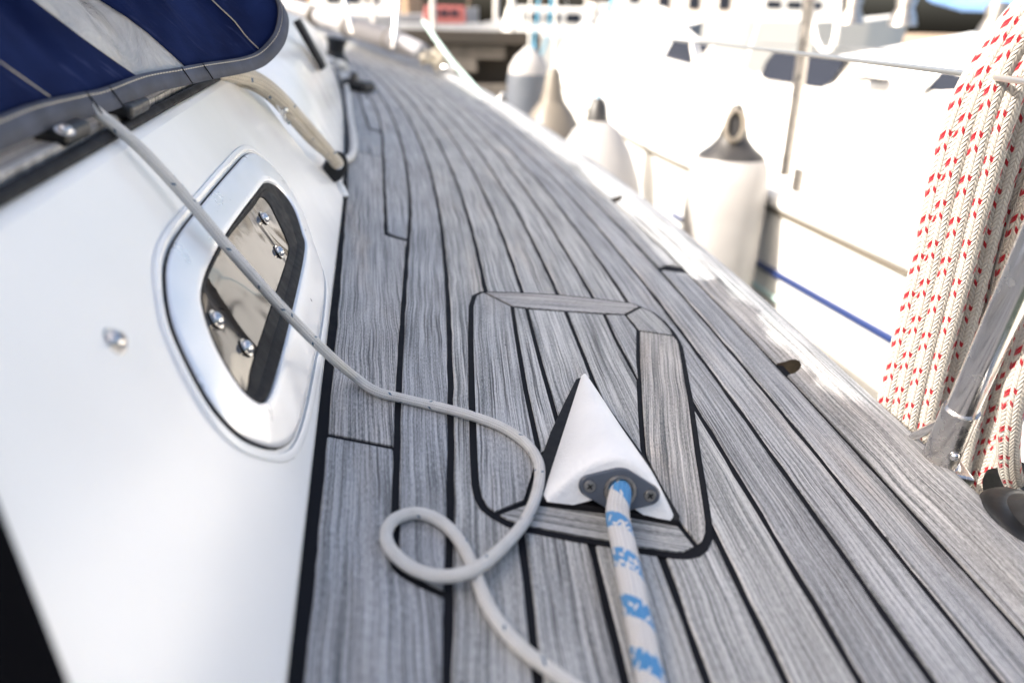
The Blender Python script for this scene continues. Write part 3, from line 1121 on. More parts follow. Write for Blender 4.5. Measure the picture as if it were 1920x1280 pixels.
def hood_panel(name, i0, i1, mat, qmax, o=0.0, sk=0.0):
    qs = np.concatenate([np.linspace(0, 0.2, 15), np.linspace(0.24, qmax, 8)])
    V, U, F = [], [], []
    idx = list(range(i0, i1 + 1))
    for i in idx:
        for q in qs:
            k2 = min(max(i - sk * q * 100, 0), nH - 1)
            a = int(k2)
            b = min(a + 1, nH - 1)
            p = hoodpt(a, q) * (1 - (k2 - a)) + hoodpt(b, q) * (k2 - a)
            V.append(p + np.array([0.8, -0.4, 0.3]) * o)
            U.append((Hs[i], q))
    c = len(qs)
    for i in range(len(idx) - 1):
        for j in range(c - 1):
            F.append((i * c + j, i * c + j + 1, (i + 1) * c + j + 1, (i + 1) * c + j))
    return mesh(name, V, F, mat, hood, U, True, solid=0.0012)


def near_i(u):
    us = []
    for i, p in enumerate(HP):
        us.append(abs(np.interp(i / 8.0, range(len(HEM)), [h[0] for h in HEM]) - u))
    return int(np.argmin(us[:8 * 12]))


SK = 1.15
iA, iB = near_i(278), near_i(372)
hood_panel('canvas', 0, iA, 'canvas', 0.52, 0, SK)
hood_panel('clear_window', iA, iB, 'vinyl', 0.52, -0.001, SK)
hood_panel('canvas', iB, nH - 1, 'canvas', 0.52, 0, SK)
# hem binding: flat folded tape, with one line of stitches and a few joins
V, F, U = [], [], []
hw = 0.0075
for i in range(nH):
    b0 = hoodpt(i, 0.0)
    b1 = hoodpt(i, 0.0098)
    o1 = np.array([0.75, -0.45, 0.25]) * 0.0062
    for p in (b0 - np.array([0, 0, 0.0045]), b0 - np.array([0, 0, 0.0045]) + o1, b1 + o1, b1 + o1 * 0.3):
        V.append(p)
        U.append((Hs[i], 0))
for i in range(nH - 1):
    for j in range(3):
        F.append((i * 4 + j, i * 4 + j + 1, i * 4 + j + 5, i * 4 + j + 4))
mesh('hem', V, F, 'hem', hood, U, True, solid=0.001)
V, F = [], []
L = 0.0
while L < Hs[-1] - 0.01:                       # stitches
    for q in (0.0082,):
        def at(l, q=q):
            i = np.interp(l, Hs, np.arange(nH))
            a = int(min(i, nH - 2))
            return (hoodpt(a, q) * (1 - i + a) + hoodpt(a + 1, q) * (i - a)) + np.array([0.75, -0.45, 0.25]) * 0.0068
        p, r_ = at(L), at(L + 0.0034)
        v0, f0 = boxgeo((p + r_) / 2, (r_ - p) / 2, np.array([0, 0, 0.0004]), np.array([0.0003, -0.0002, 0]))
        F += [tuple(x + len(V) for x in f) for f in f0]
        V += v0
    L += 0.0052
st = mesh('stitching', V, F, 'thread', hood)
st['kind'] = 'stuff'
for u in (170, 218, 345, 388):
    i = near_i(u)
    p0_, p1_ = hoodpt(i, -0.005), hoodpt(i, 0.0108)
    o1 = np.array([0.75, -0.45, 0.25]) * 0.0070
    tube('binding_join', [p0_ + o1, (p0_ + p1_) / 2 + o1 * 1.05, p1_ + o1], 0.0006, 'rubber', hood, 6)
# seams sewn up the canvas
for u, mm in ((132, 'thread'), (500, 'thread')):
    i = near_i(u)
    path = []
    for q in np.linspace(0.012, 0.4, 24):
        k2 = max(i - SK * q * 100, 0) if u < 300 else i - SK * q * 100 * 0.7
        k2 = max(k2, 0)
        path.append(hoodpt(int(k2), q) + np.array([0.8, -0.4, 0.3]) * 0.0016)
    tube('seam', path, 0.0005, mm, hood, 6, 2)

# ================================================================== ROPE EXIT HOUSING
pod = empty('rope_exit_housing', (*deck(1120, 880)[:2], 0.002))
tag(pod, 'wedge shaped white rope exit housing with grey oval flange', 'rope exit')
apx = np.array([0.0785, 0.686, 0.0])
fL, fR = np.array([*deck(1018, 941, 0.006)[:2], 0]), np.array([*deck(1268, 979, 0.006)[:2], 0])
fm_ = (fL + fR) / 2
pa = (apx - fm_)
PLn = np.linalg.norm(pa)
pa /= PLn
pb = (fR - fL) / np.linalg.norm(fR - fL)
PWd = np.linalg.norm(fR - fL) / 2
Z = np.array([0, 0, 1.0])
zb = 0.0055
secs = []
HF = 0.0395


def podsec(l, w, hgt, n_=28, ex=1.75):
    """l: distance forward of the front base line"""
    out = []
    for k_ in range(n_ + 1):
        a = math.pi * k_ / n_
        cx_ = -math.cos(a)
        sx_ = math.sin(a)
        x = w * cx_
        z = hgt * (1 - abs(cx_) ** 1.85)
        out.append(fm_ + pb * x + pa * l + Z * (zb + z))
    return out


rows = []
rows.append([fm_ + pa * 0.006 + Z * (zb + 0.012)] * 29)
for f, l in ((0.55, 0.0030), (0.86, 0.0022), (0.945, 0.0022), (0.985, 0.0042), (1.0, 0.009)):
    rows.append([p + pa * (0.34 * max(0, p[2] - zb)) for p in podsec(l, PWd * (0.985 if f < 1 else 1.0) * (f if f < 0.9 else 0.9 + (f - 0.9) * 1.0), HF * f)])
for f in np.linspace(0.05, 1.0, 18):
    l = 0.009 + (PLn - 0.009) * f
    lean = max(0, 1 - f * 2.2)
    rows.append([p + pa * (0.34 * max(0, p[2] - zb) * lean) for p in podsec(l, PWd * (1 - f) + 0.0035 * f, HF * (1 - f) ** 0.93 + 0.004)])
l = PLn + 0.003
rows.append(podsec(l, 0.0022, 0.0012))
V = [p for r_ in rows for p in r_]
F = []
for i in range(len(rows) - 1):
    for j in range(28):
        F.append((i * 29 + j, i * 29 + j + 1, (i + 1) * 29 + j + 1, (i + 1) * 29 + j))
mesh('shell', V, F, 'nonskid', pod, None, True, sharp=50)
gk = [(1078, 720), (1093, 714), (1106, 718), (1119, 745), (1203, 862), (1271, 978), (1270, 989), (1130, 966), (986, 945), (1003, 895), (1030, 820), (1058, 760)]
prism('gasket', dk2(gk), -0.001, 0.0062, 'rubber', pod, bevel=0.001)
# flange on the front face
fo = fm_ + pa * 0.0022 + Z * (zb + 0.0185) + pa * 0.34 * 0.0185
fz = Z + pa * 0.34
fz /= np.linalg.norm(fz)
fn_ = np.cross(pb, fz)
if fn_[1] > 0:
    fn_ = -fn_
fl_c = np.array([p for p in [fo + pb * 0.004 - fz * 0.0025]])[0]
hull2 = []
for a in np.linspace(0, 2 * math.pi, 72, endpoint=False):
    dv = np.array([math.cos(a), math.sin(a)])
    best = max([(np.dot(dv, c0) + r0) for c0, r0 in ((np.array([0, 0]), 0.0165), (np.array([0.0225, 0]), 0.0078), (np.array([-0.0225, 0]), 0.0078))])
    sup = [(np.dot(dv, c0) + r0, c0, r0) for c0, r0 in ((np.array([0, 0]), 0.0165), (np.array([0.0225, 0]), 0.0078), (np.array([-0.0225, 0]), 0.0078))]
    _, c0, r0 = max(sup, key=lambda x: x[0])
    hull2.append(c0 + dv * r0)
fl = None
V, F = [], []
RH = 0.0098
nh = len(hull2)
inner = []
for p in hull2:
    a = math.atan2(p[1], p[0])
    inner.append((math.cos(a) * RH, math.sin(a) * RH))
for L_, o in ((hull2, -0.004), (hull2, 0.0022), ([p * 0.955 for p in hull2], 0.0034), (inner, 0.0036), (inner, -0.003)):
    for p in L_:
        V.append(fl_c + pb * p[0] + fz * p[1] + fn_ * o)
for j in range(4):
    for i in range(nh):
        i2 = (i + 1) % nh
        F.append((j * nh + i, j * nh + i2, (j + 1) * nh + i2, (j + 1) * nh + i))
fl = mesh('flange', V, F, 'greyplastic', pod, None, True, sharp=40)
lathe('bushing', [(0.0118, 0.0), (0.0118, 0.0042), (0.0112, 0.005), (0.0096, 0.0048), (0.0088, 0.003), (0.0086, -0.006)], fl_c + fn_ * 0.0014, fn_, 'bronze', fl, 40)
lathe('hole', [(0.0105, 0.0), (0.0001, 0.0001)], fl_c - fn_ * 0.0026, fn_, 'rubber', fl, 32)
for sx_ in (-1, 1):
    cross_screw(fl_c + pb * 0.0225 * sx_ + fn_ * 0.0028, fn_, 0.0044, fl, pb)

# ================================================================== LINES
bl = [fl_c - fn_ * 0.02, fl_c + fn_ * 0.004, PT(1158, 965, 0.525), PT(1172, 1035, 0.49), PT(1187, 1110, 0.463), PT(1203, 1190, 0.438), PT(1222, 1285, 0.41), PT(1245, 1400, 0.378), PT(1275, 1560, 0.34)]
o = tube('blue_fleck_rope', bl, 0.0084, 'rope_blue', None, 20)
tag(o, 'thick white rope with blue flecks leaving the grey flange', 'rope')
rw = 0.0043
wl = [PT(150, 186, 0.50), PT(182, 212, 0.505), PT(262, 277, 0.52), PT(350, 372, 0.545), PT(430, 467, 0.56), PT(500, 546, 0.575), PT(570, 620, 0.60), PT(622, 670, 0.625)]
wl += [deck(u, v, z) for u, v, z in ((665, 706, 0.008), (705, 733, 0.0055), (760, 748, rw), (820, 762, rw), (880, 778, 0.006), (940, 800, rw + 0.002), (985, 830, rw + 0.002), (1010, 868, rw + 0.003), (1008, 918, rw + 0.003), (985, 975, rw + 0.002),
                                    (940, 1028, rw + 0.003), (890, 1066, 0.0115), (835, 1080, 0.0075), (780, 1068, rw), (737, 1035, rw), (724, 1000, rw), (742, 972, rw), (785, 962, rw), (830, 980, rw), (865, 1018, rw), (888, 1066, rw), (905, 1112, rw), (930, 1160, rw), (975, 1212, rw), (1035, 1258, rw), (1110, 1310, rw), (1200, 1370, rw))]
o = tube('white_line', wl, rw, 'rope_white', None, 14, 8)
tag(o, 'thin white line crossing the portlight and looping on the deck', 'rope')
bb = [PT(395, 128, 0.86), PT(440, 139, 0.90), PT(480, 150, 0.95), PT(520, 180, 1.0), PT(560, 222, 1.09), PT(595, 262, 1.14), PT(622, 294, 1.19), PT(630, 303, 1.21), PT(634, 310, 1.26)]
o = tube('beige_rope', bb, 0.0105, 'rope_beige', None, 16)
tag(o, 'thick beige rope draped from under the sprayhood to the black fairlead', 'rope')
bb = [PT(430, 150, 0.93), PT(470, 160, 0.965), PT(508, 184, 1.01), PT(545, 222, 1.06), PT(583, 264, 1.12), PT(613, 290, 1.17), PT(629, 305, 1.205), PT(632, 310, 1.25)]
o = tube('thin_beige_rope', bb, 0.0062, 'rope_beige', None, 12)
tag(o, 'thinner beige rope below the thick one, ending in the same fairlead', 'rope')
# fairlead on deck at the foot of the panel
fa = PT(631, 308, 1.225)
fair = empty('fairlead', fa - np.array([0, 0, 0.03]))
tag(fair, 'small black fairlead with pale ring at the foot of the cabin side', 'fairlead')
vx, vy, vz = axes(CAM - fa + np.array([0.25, 0, -0.1]), np.array([1.0, 0, -0.3]))
out_ = []
for a in np.linspace(0, 2 * math.pi, 28, endpoint=False):
    r_ = 0.017 if math.sin(a) * 1 > -0.2 else 0.019
    p = np.array([math.cos(a) * 0.0175, math.sin(a) * 0.021 - (0.011 if math.sin(a) < 0 else 0)])
    out_.append(p)
V = [fa + vx * p[0] + vy * p[1] + vz * o for o in (-0.012, 0.004) for p in out_]
k = len(out_)
F = [list(range(k)), list(range(2 * k - 1, k - 1, -1))] + [(i, (i + 1) % k, (i + 1) % k + k, i + k) for i in range(k)]
mesh('plate', V, F, 'black', fair, bevel=0.003)
lathe('ring', [(0.0065, 0.004), (0.0075, 0.007), (0.0095, 0.0075), (0.011, 0.005), (0.011, 0.0035)], fa + vy * 0.002, vz, 'steel', fair, 24)
lathe('foot', [(0.015, -0.005), (0.0145, 0.004), (0.012, 0.014), (0.008, 0.022)], deck(641, 368, 0.0) + np.array([-0.004, 0, 0.0]), np.array([-0.5, 0.4, 1]), 'gel', fair, 20)
dl = [PT(636, 305, 1.25), deck(648, 299, 0.012), deck(658, 294, 0.008), deck(664, 276, 0.0065), deck(662, 250, 0.0065), deck(657, 222, 0.0065), deck(654, 195, 0.0065), deck(652, 172, 0.0065), deck(646, 150, 0.02), deck(636, 128, 0.03)]
o = tube('deck_line', dl, 0.0075, 'rope_white', None, 12)
tag(o, 'white line running forward along the foot of the cabin', 'rope')

# ================================================================== RIGHT-HAND FITTINGS
stn = empty('stanchion', deck(1762, 868, 0.02))
tag(stn, 'polished steel guardrail stanchion in a socket on the toe rail', 'stanchion')
sb0 = deck(1757, 872, 0.016)
q = PT(1895, 560, 0.585)
sax = (q - sb0) / np.linalg.norm(q - sb0)
lathe('tube', [(0.0125, 0.055), (0.0127, 0.056), (0.0127, 0.60)], sb0, sax, 'steel', stn, 36)
lathe('socket', [(0.0150, -0.02), (0.0165, 0.001), (0.0158, 0.004), (0.0152, 0.008), (0.0152, 0.066), (0.0148, 0.068), (0.0129, 0.068)], sb0, sax, 'steel_dull', stn, 36)
lathe('weld_bead', [(0.0150, -0.002), (0.0185, 0.0), (0.0190, 0.003), (0.0168, 0.006), (0.0152, 0.0065)], sb0, sax, 'steel_dull', stn, 30)
prism('base_plate', [sb0[:2] + np.array(p) for p in ((-0.02, -0.018), (0.026, -0.02), (0.03, 0.02), (-0.018, 0.024))], -0.004, 0.019, 'steel_dull', stn, bevel=0.003)
bq0, bq1 = PT(1676, 838, 0.760), sb0 + sax * 0.060 + np.array([-0.010, -0.006, 0])
tube('brace', [bq0, (bq0 + bq1) / 2, bq1], 0.0042, 'steel', stn, 12)
vdir = CAM - (sb0 + sax * 0.028)
vdir = vdir - sax * np.dot(vdir, sax)
vdir /= np.linalg.norm(vdir)
side = np.cross(sax, vdir)
if side[0] < 0:
    side = -side
bv = vdir * 0.78 + side * 0.62
bolt('bolt', sb0 + sax * 0.026 + bv * 0.0148, bv, 0.0042, stn)

coil = empty('rope_coil', PT(1720, 800, 0.80))
tag(coil, 'coil of white rope with red flecks hanging by the stanchion', 'rope coil')


def ct_(v, o=0.0):
    return 0.635 + 0.165 * (v - 30) / 730.0 + o


STR = [
    ([(1935, 0), (1894, 43), (1862, 92), (1829, 140), (1800, 200), (1777, 273), (1753, 371), (1734, 469), (1708, 575), (1684, 670), (1664, 755), (1650, 830), (1640, 900)], 0.004),
    ([(1950, -10), (1910, 35), (1878, 86), (1852, 135), (1826, 200), (1801, 273), (1777, 363), (1755, 469), (1731, 575), (1707, 670), (1687, 760), (1674, 840), (1665, 900)], -0.004),
    ([(1960, 5), (1925, 52), (1895, 100), (1872, 150), (1846, 234), (1825, 312), (1804, 390), (1781, 488), (1756, 580), (1731, 680), (1710, 770), (1695, 850), (1685, 910)], -0.012),
    ([(1975, 40), (1945, 90), (1915, 140), (1895, 185), (1872, 254), (1851, 332), (1829, 410), (1808, 496), (1783, 590), (1757, 690), (1735, 790), (1720, 870), (1712, 930)], -0.018),
    ([(1985, 90), (1955, 140), (1930, 190), (1912, 235), (1890, 305), (1868, 383), (1847, 469), (1822, 570), (1794, 680), (1768, 790), (1750, 880), (1742, 930)], 0.0),
    ([(1985, 170), (1950, 230), (1922, 290), (1902, 351), (1884, 430), (1864, 510), (1840, 600), (1815, 700), (1790, 800), (1772, 890), (1764, 940)], 0.012),
    ([(1985, 250), (1955, 310), (1930, 370), (1908, 430), (1888, 500), (1870, 580), (1850, 670), (1828, 760), (1806, 850), (1790, 930)], -0.004),
    ([(2000, 380), (1960, 470), (1930, 560), (1903, 640), (1874, 720), (1846, 795), (1817, 870), (1800, 930), (1790, 980)], 0.010),
    ([(2010, 420), (1975, 500), (1945, 580), (1915, 650), (1890, 712), (1862, 800), (1837, 880), (1820, 940), (1812, 990)], 0.002),
    ([(2030, 440), (2000, 520), (1968, 600), (1935, 665), (1912, 720), (1882, 805), (1858, 885), (1845, 950), (1838, 1000)], -0.006),
    ([(2010, 330), (1985, 420), (1955, 510), (1925, 590), (1900, 660), (1868, 745), (1840, 825), (1815, 900), (1803, 960)], 0.028),
]
for L_, o_ in STR:
    V, F, U = tubegeo(spline([PT(u, v, ct_(v, o_)) for u, v in L_], 8), 0.0104, 20)
    ph = random.random() * 7
    U = [(a_, b_ + ph) for a_, b_ in U]
    mesh('strand', V, F, 'rope_red', coil, U, True)

blk = empty('turning_block', deck(1978, 1010, 0.012))
tag(blk, 'black rope turning block with slotted metal cheek on the rail', 'block')
bc = deck(1988, 1014, 0.014)
bax = np.array([0.10, -0.05, 1.0])
lathe('base', [(0.062, -0.014), (0.064, -0.006), (0.064, 0.001), (0.061, 0.005), (0.055, 0.0080), (0.047, 0.0105)], bc, bax, 'black', blk, 56)
lathe('sheave', [(0.048, 0.0095), (0.041, 0.014), (0.0365, 0.020), (0.0365, 0.026), (0.040, 0.033), (0.0455, 0.0375)], bc, bax, 'black', blk, 56)
ck = lathe('cheek_plate', [(0.046, 0.0375), (0.047, 0.040), (0.0455, 0.0425), (0.042, 0.0432), (0.0001, 0.0434)], bc, bax, 'steel_dull', blk, 56)
bx_, by_, bz_ = axes(bax, np.array([1.0, 0, 0]))
for a in np.linspace(0, 2 * math.pi, 8, endpoint=False):
    dr_ = bx_ * math.cos(a) + by_ * math.sin(a)
    tg = bx_ * -math.sin(a) + by_ * math.cos(a)
    pts = [dr_ * (0.030 + 0.0072 * math.cos(b)) + tg * (0.0062 * math.sin(b)) for b in np.linspace(0, 2 * math.pi, 16, endpoint=False)]
    V = [bc + bax / np.linalg.norm(bax) * 0.0438 + p for p in pts] + [bc + bax / np.linalg.norm(bax) * 0.0430 + p for p in pts]
    F = [list(range(16)), list(range(31, 15, -1))] + [(i, (i + 1) % 16, (i + 1) % 16 + 16, i + 16) for i in range(16)]
    mesh('slot', V, F, 'rubber', ck)
wc = PT(1908, 925, 0.70)
o = lathe('small_sheave', [(0.010, -0.016), (0.026, -0.015), (0.029, -0.011), (0.028, -0.006), (0.021, 0.0), (0.028, 0.006), (0.029, 0.011), (0.026, 0.015), (0.010, 0.016)], wc, np.array([0.9, 0.25, 0.5]), 'black', blk, 40)
rp = [PT(1960, 560, 0.60), PT(1925, 650, 0.61), PT(1903, 730, 0.622), PT(1893, 800, 0.64), PT(1891, 850, 0.66), PT(1898, 895, 0.68), PT(1925, 930, 0.70), PT(1975, 940, 0.72)]
o = tube('sheet_rope', rp, 0.0092, 'rope_red', None, 20)
tag(o, 'red flecked white rope led down into the black turning block', 'rope')
ll = [PT(2100, 176, 0.5), PT(1960, 158, 0.58), PT(1800, 137, 0.70), PT(1600, 113, 0.95), PT(1420, 92, 1.35), PT(1250, 74, 2.1), PT(1100, 60, 3.4)]
o = tube('lifeline', ll, 0.0029, 'wire', None, 10)
tag(o, 'thin steel lifeline wire running forward past the rope coil', 'wire')

# ================================================================== FORWARD ON OUR OWN BOAT
V, F = [], []
fy = np.arange(3.3, 6.3, 0.1)
for y in fy:
    V += [(sap(y) - 0.02 if y < 5.8 else seam_x(-3, min(y, 6.1)) - 0.02, y, 0.003), (sap(min(y, 5.8)) - 2.2, y, 0.06)]
for i in range(len(fy) - 1):
    F.append((2 * i, 2 * i + 1, 2 * i + 3, 2 * i + 2))
o = mesh('foredeck', V, F, 'gel', None)
tag(o, 'sunlit white foredeck ahead of the cabin', None, None, 'structure')
rs = empty('rolled_sail', PT(700, 90, 4.1))
tag(rs, 'pale rolled sail bundle lying along the forward rail', 'sail')
V, F, U = tubegeo(spline([PT(520, 2, 5.4), PT(600, 30, 4.95), PT(680, 58, 4.4), PT(745, 80, 4.0), PT(795, 98, 3.78)], 10), [0.045, 0.055, 0.058, 0.055, 0.040], 20)
mesh('sailcloth', V, F, 'sailcloth', rs, U, True)
for f in ((590, 30, 4.95), (655, 52, 4.55), (735, 76, 4.06)):
    c = PT(*f)
    lathe('tie', [(0.058, -0.012), (0.061, -0.008), (0.061, 0.008), (0.058, 0.012)], c, PT(745, 80, 4.0) - PT(600, 30, 4.95), 'tan', rs, 24)
jm = empty('rail_fitting', PT(822, 122, 3.7))
tag(jm, 'tangle of beige lashing and fittings at the end of the rolled sail', 'lashing')
for i in range(7):
    c = PT(812 + random.uniform(-14, 22), 112 + random.uniform(-12, 14), 3.7 + random.uniform(-0.05, 0.05))
    path = [c + np.array([random.uniform(-.04, .04), random.uniform(-.04, .04), random.uniform(-.035, .035)]) for _ in range(6)]
    tube('loop', path + [path[0]], 0.007, 'rope_beige', jm, 8, 5)
lathe('shackle', [(0.012, -0.03), (0.018, -0.02), (0.018, 0.02), (0.012, 0.03)], PT(838, 128, 3.65), np.array([1, -0.3, 0.1]), 'steel', jm, 16)
o = tube('teal_line', [PT(795, 40, 3.75), PT(818, 75, 3.6), PT(850, 118, 3.4), PT(885, 158, 3.2), PT(915, 192, 3.05)], 0.0105, 'rope_teal', None, 10)
tag(o, 'pale teal mooring line slanting over the toe rail', 'rope')
o = tube('rail_cleat', [PT(930, 196, 2.98), PT(938, 186, 2.98), PT(946, 176, 2.97)], [0.010, 0.012, 0.014], 'steel', None, 12)
tag(o, 'short bright peg standing on the forward toe rail', 'cleat')
bk = empty('deck_block', deck(672, 160))
tag(bk, 'small black deck block beside the cabin foot', 'block')
V, F = boxgeo(deck(672, 160, 0.018), np.array([0.045, -0.012, 0]), np.array([0.01, 0.04, 0]), np.array([0, 0, 0.018]))
mesh('body', V, F, 'black', bk, bevel=0.012)
lathe('sheave', [(0.02, -0.012), (0.03, -0.008), (0.03, 0.008), (0.02, 0.012)], deck(664, 152, 0.03), np.array([1, 0, 0.1]), 'black', bk, 24)
wk = empty('foredeck_winch', deck(628, 116))
tag(wk, 'black winch-like fitting with white rope turn at the cabin front', 'winch')
lathe('drum', [(0.06, 0.0), (0.055, 0.02), (0.038, 0.04), (0.04, 0.08), (0.055, 0.10), (0.03, 0.105)], deck(628, 116, 0.0), Z, 'black', wk, 28)
tube('rope_turn', [deck(648, 128, 0.03), deck(640, 120, 0.05), deck(628, 118, 0.06), deck(616, 112, 0.05)], 0.014, 'rope_white', wk, 10)
for (u0, v0, t0, u1, v1, r_, lab) in ((738, 92, 3.9, 748, -40, 0.0125, 'bright forward stanchion standing behind the rolled sail'), (662, 64, 4.4, 636, -40, 0.0125, 'second bright stanchion farther forward, left of the other')):
    o = tube('bow_stanchion', [PT(u0, v0, t0), PT((u0 + u1) / 2, (v0 + v1) / 2, t0), PT(u1, v1, t0)], r_, 'steel', None, 12)
    tag(o, lab, 'stanchion', 'forward stanchions')

# boom and covered mainsail, unseen, added to shade the side deck
bm = empty('shade_boom', (-1.25, 1.5, 0.55))
tag(bm, 'boom with navy covered mainsail, unseen and added to shade the side deck', 'shade_boom')
BD = np.array([-0.20, 1.0, 0.0])
B0 = np.array([-1.02, 0.0, 0.0])
tube('shade_spar', [B0 + BD * -1.2 + Z * SHADE_BOOMZ, B0 + BD * 1.5 + Z * SHADE_BOOMZ, B0 + BD * 4.6 + Z * SHADE_BOOMZ], 0.055, 'mast', bm, 20, 2)
V, F, U = [], [], []
for i, y in enumerate(np.linspace(-1.1, 4.5, 40)):
    hh = np.interp(y, [-1.1, 0.16, 0.30, 1.0, 1.5, 2.5, 3.6, 4.5], [0.42, 0.385, 0.323, 0.322, 0.312, 0.254, 0.162, 0.14])  # crest heights shaped so the shadow edge lands along the toe rail
    for k_ in range(24):
        a = 2 * math.pi * k_ / 24
        x, z = 0.13 * math.cos(a), 0.5 + 0.5 * math.sin(a)
        V.append(B0 + BD * y + np.array([x * (1.15 - 0.8 * z), 0, SHADE_BOOMZ + 0.03 + z * hh]))
        U.append((y, k_ * 0.04))
for i in range(39):
    for k_ in range(24):
        k2 = (k_ + 1) % 24
        F.append((i * 24 + k_, i * 24 + k2, (i + 1) * 24 + k2, (i + 1) * 24 + k_))
F += [list(range(24)), [39 * 24 + q_ for q_ in range(24)]]
mesh('shade_sail_cover', V, F, 'canvas', bm, U, True)

# ================================================================== NEIGHBOURING YACHT (world frame)
def PW(u, v, t):
    return DW(PT(u, v, t))


CW = DW(CAM)
rw_ = lambda u, v: RD @ ray(u, v)
G1 = PW(1700, 505, 2.3)
r2 = rw_(1195, 270)
G2 = CW + r2 * ((G1[2] - CW[2]) / r2[2])
nd = (G2 - G1) * np.array([1, 1, 0])
nd /= np.linalg.norm(nd)
nn_ = np.array([nd[1], -nd[0], 0])             # away from us
ZW = np.array([0, 0, 1.0])
GZ = G1[2]


def npt(u, v, o=0.0):
    r = rw_(u, v)
    t = np.dot(nn_, G1 + nn_ * o - CW) / np.dot(nn_, r)
    return CW + r * t


def NB(s, o, z):
    return np.array([*(G1 + nd * s + nn_ * o)[:2], z])


ny = empty('neighbour_yacht', NB(1.5, 0.6, -1.2), world=True)
tag(ny, 'white yacht moored alongside with dark cabin windows', 'yacht')
SS = np.arange(-2.6, 8.0, 0.2)


def flare(s):
    return 0.0 if s < 4.6 else 0.11 * (s - 4.6) ** 2


def shr(s):
    return 0.0 if s < 2.2 else 0.028 * (s - 2.2) ** 2


V, F = [], []
prof = [(0.0, GZ), (0.005, GZ - 0.06), (0.03, GZ - 0.3), (0.10, GZ - 0.7), (0.22, GZ - 1.2)]
for s in SS:
    for o_, z in prof:
        V.append(NB(s, o_ + flare(s), z + (shr(s) if z > GZ - 0.5 else 0)))
c = len(prof)
for i in range(len(SS) - 1):
    for j in range(c - 1):
        F.append((i * c + j, i * c + j + 1, (i + 1) * c + j + 1, (i + 1) * c + j))
mesh('hull', V, F, 'gel2', ny, None, True, world=True)
tube('gunwale', [NB(s, 0.012 + flare(s), GZ + 0.03 + shr(s)) for s in SS], 0.036, 'gel2', ny, 14, 2, world=True)
tube('rubbing_strake', [NB(s, -0.004 + flare(s), GZ - 0.012 + shr(s)) for s in SS], 0.010, 'tan', ny, 8, 2, world=True)
b0, b1 = npt(1660, 636), npt(1400, 487)
db = (b1 - b0)
tube('blue_stripe', [b0 - db * 1.2 + nn_ * 0.015, b0 + nn_ * 0.02, b1 + nn_ * 0.02, b1 + db * 1.0 + nn_ * 0.03], 0.016, 'bluestripe', ny, 10, 4, world=True)
b0, b1 = npt(1530, 622), npt(1395, 528)
db = (b1 - b0)
tube('teal_stripe', [b0 - db * 2 + nn_ * 0.03, b0 + nn_ * 0.03, b1 + nn_ * 0.03, b1 + db + nn_ * 0.035], 0.010, 'tealstripe', ny, 8, 3, world=True)
V, F = [], []
for s in SS:
    V += [NB(s, 0.02 + flare(s), GZ + 0.02 + shr(s)), NB(s, 1.9, GZ + 0.07 + shr(s))]
for i in range(len(SS) - 1):
    F.append((2 * i, 2 * i + 1, 2 * i + 3, 2 * i + 2))
mesh('side_deck', V, F, 'gel2', ny, None, False, world=True)
# cabin of the neighbour
CO = 0.62
V, F = [], []
cs_ = np.arange(-2.6, 4.4, 0.2)
for s in cs_:
    hh = np.interp(s, [-2.6, 0.6, 1.6, 2.6, 3.6, 4.4], [0.72, 0.72, 0.60, 0.47, 0.28, 0.02])
    for o_, z in ((0, 0.02), (0.03, 0.06), (0.10, hh - 0.10), (0.14, hh - 0.03), (0.20, hh), (0.7, hh + 0.09), (1.5, hh + 0.1)):
        V.append(NB(s, CO + o_, GZ + z))
c = 7
for i in range(len(cs_) - 1):
    for j in range(c - 1):
        F.append((i * c + j, i * c + j + 1, (i + 1) * c + j + 1, (i + 1) * c + j))
mesh('cabin', V, F, 'gel2', ny, None, True, world=True, sharp=50)


def nwin(pxs, frame=True):
    pts = [npt(u, v, CO + 0.05) for u, v in pxs]
    lean = lambda p: p + nn_ * (0.03 + 0.07 * max(0, min(1, (p[2] - GZ - 0.06) / 0.36)) - 0.05 - 0.012)
    pts = [lean(p) for p in pts]
    cc = sum(pts) / len(pts)
    k_ = len(pts)
    big = [cc + (p - cc) * 1.10 + nn_ * 0.004 for p in pts]
    V = big + [p + nn_ * 0.05 for p in big]
    F = [list(range(k_)), list(range(2 * k_ - 1, k_ - 1, -1))] + [(i, (i + 1) % k_, (i + 1) % k_ + k_, i + k_) for i in range(k_)]
    w_ = mesh('window', V, F, 'steel_dull', ny, None, False, world=True, bevel=0.006)
    V = [p - nn_ * 0.004 for p in pts] + [p + nn_ * 0.03 for p in pts]
    mesh('pane', V, F, 'darkglass', w_, None, False, world=True)


nwin([(1253, 76), (1236, 108), (1290, 122), (1283, 80)])
nwin([(1299, 82), (1306, 106), (1322, 84)])
nwin([(1442, 98), (1426, 118), (1417, 143), (1430, 150), (1528, 165), (1545, 155), (1575, 113)])
nwin([(1750, 136), (1722, 166), (1706, 190), (1712, 201), (1800, 220), (1850, 205), (1870, 152)])
V, F = boxgeo(npt(1635, 149, CO + 0.04), nd * 0.09, ZW * 0.008, nn_ * 0.03)
mesh('vent_slot', V, F, 'rubber', ny, world=True)
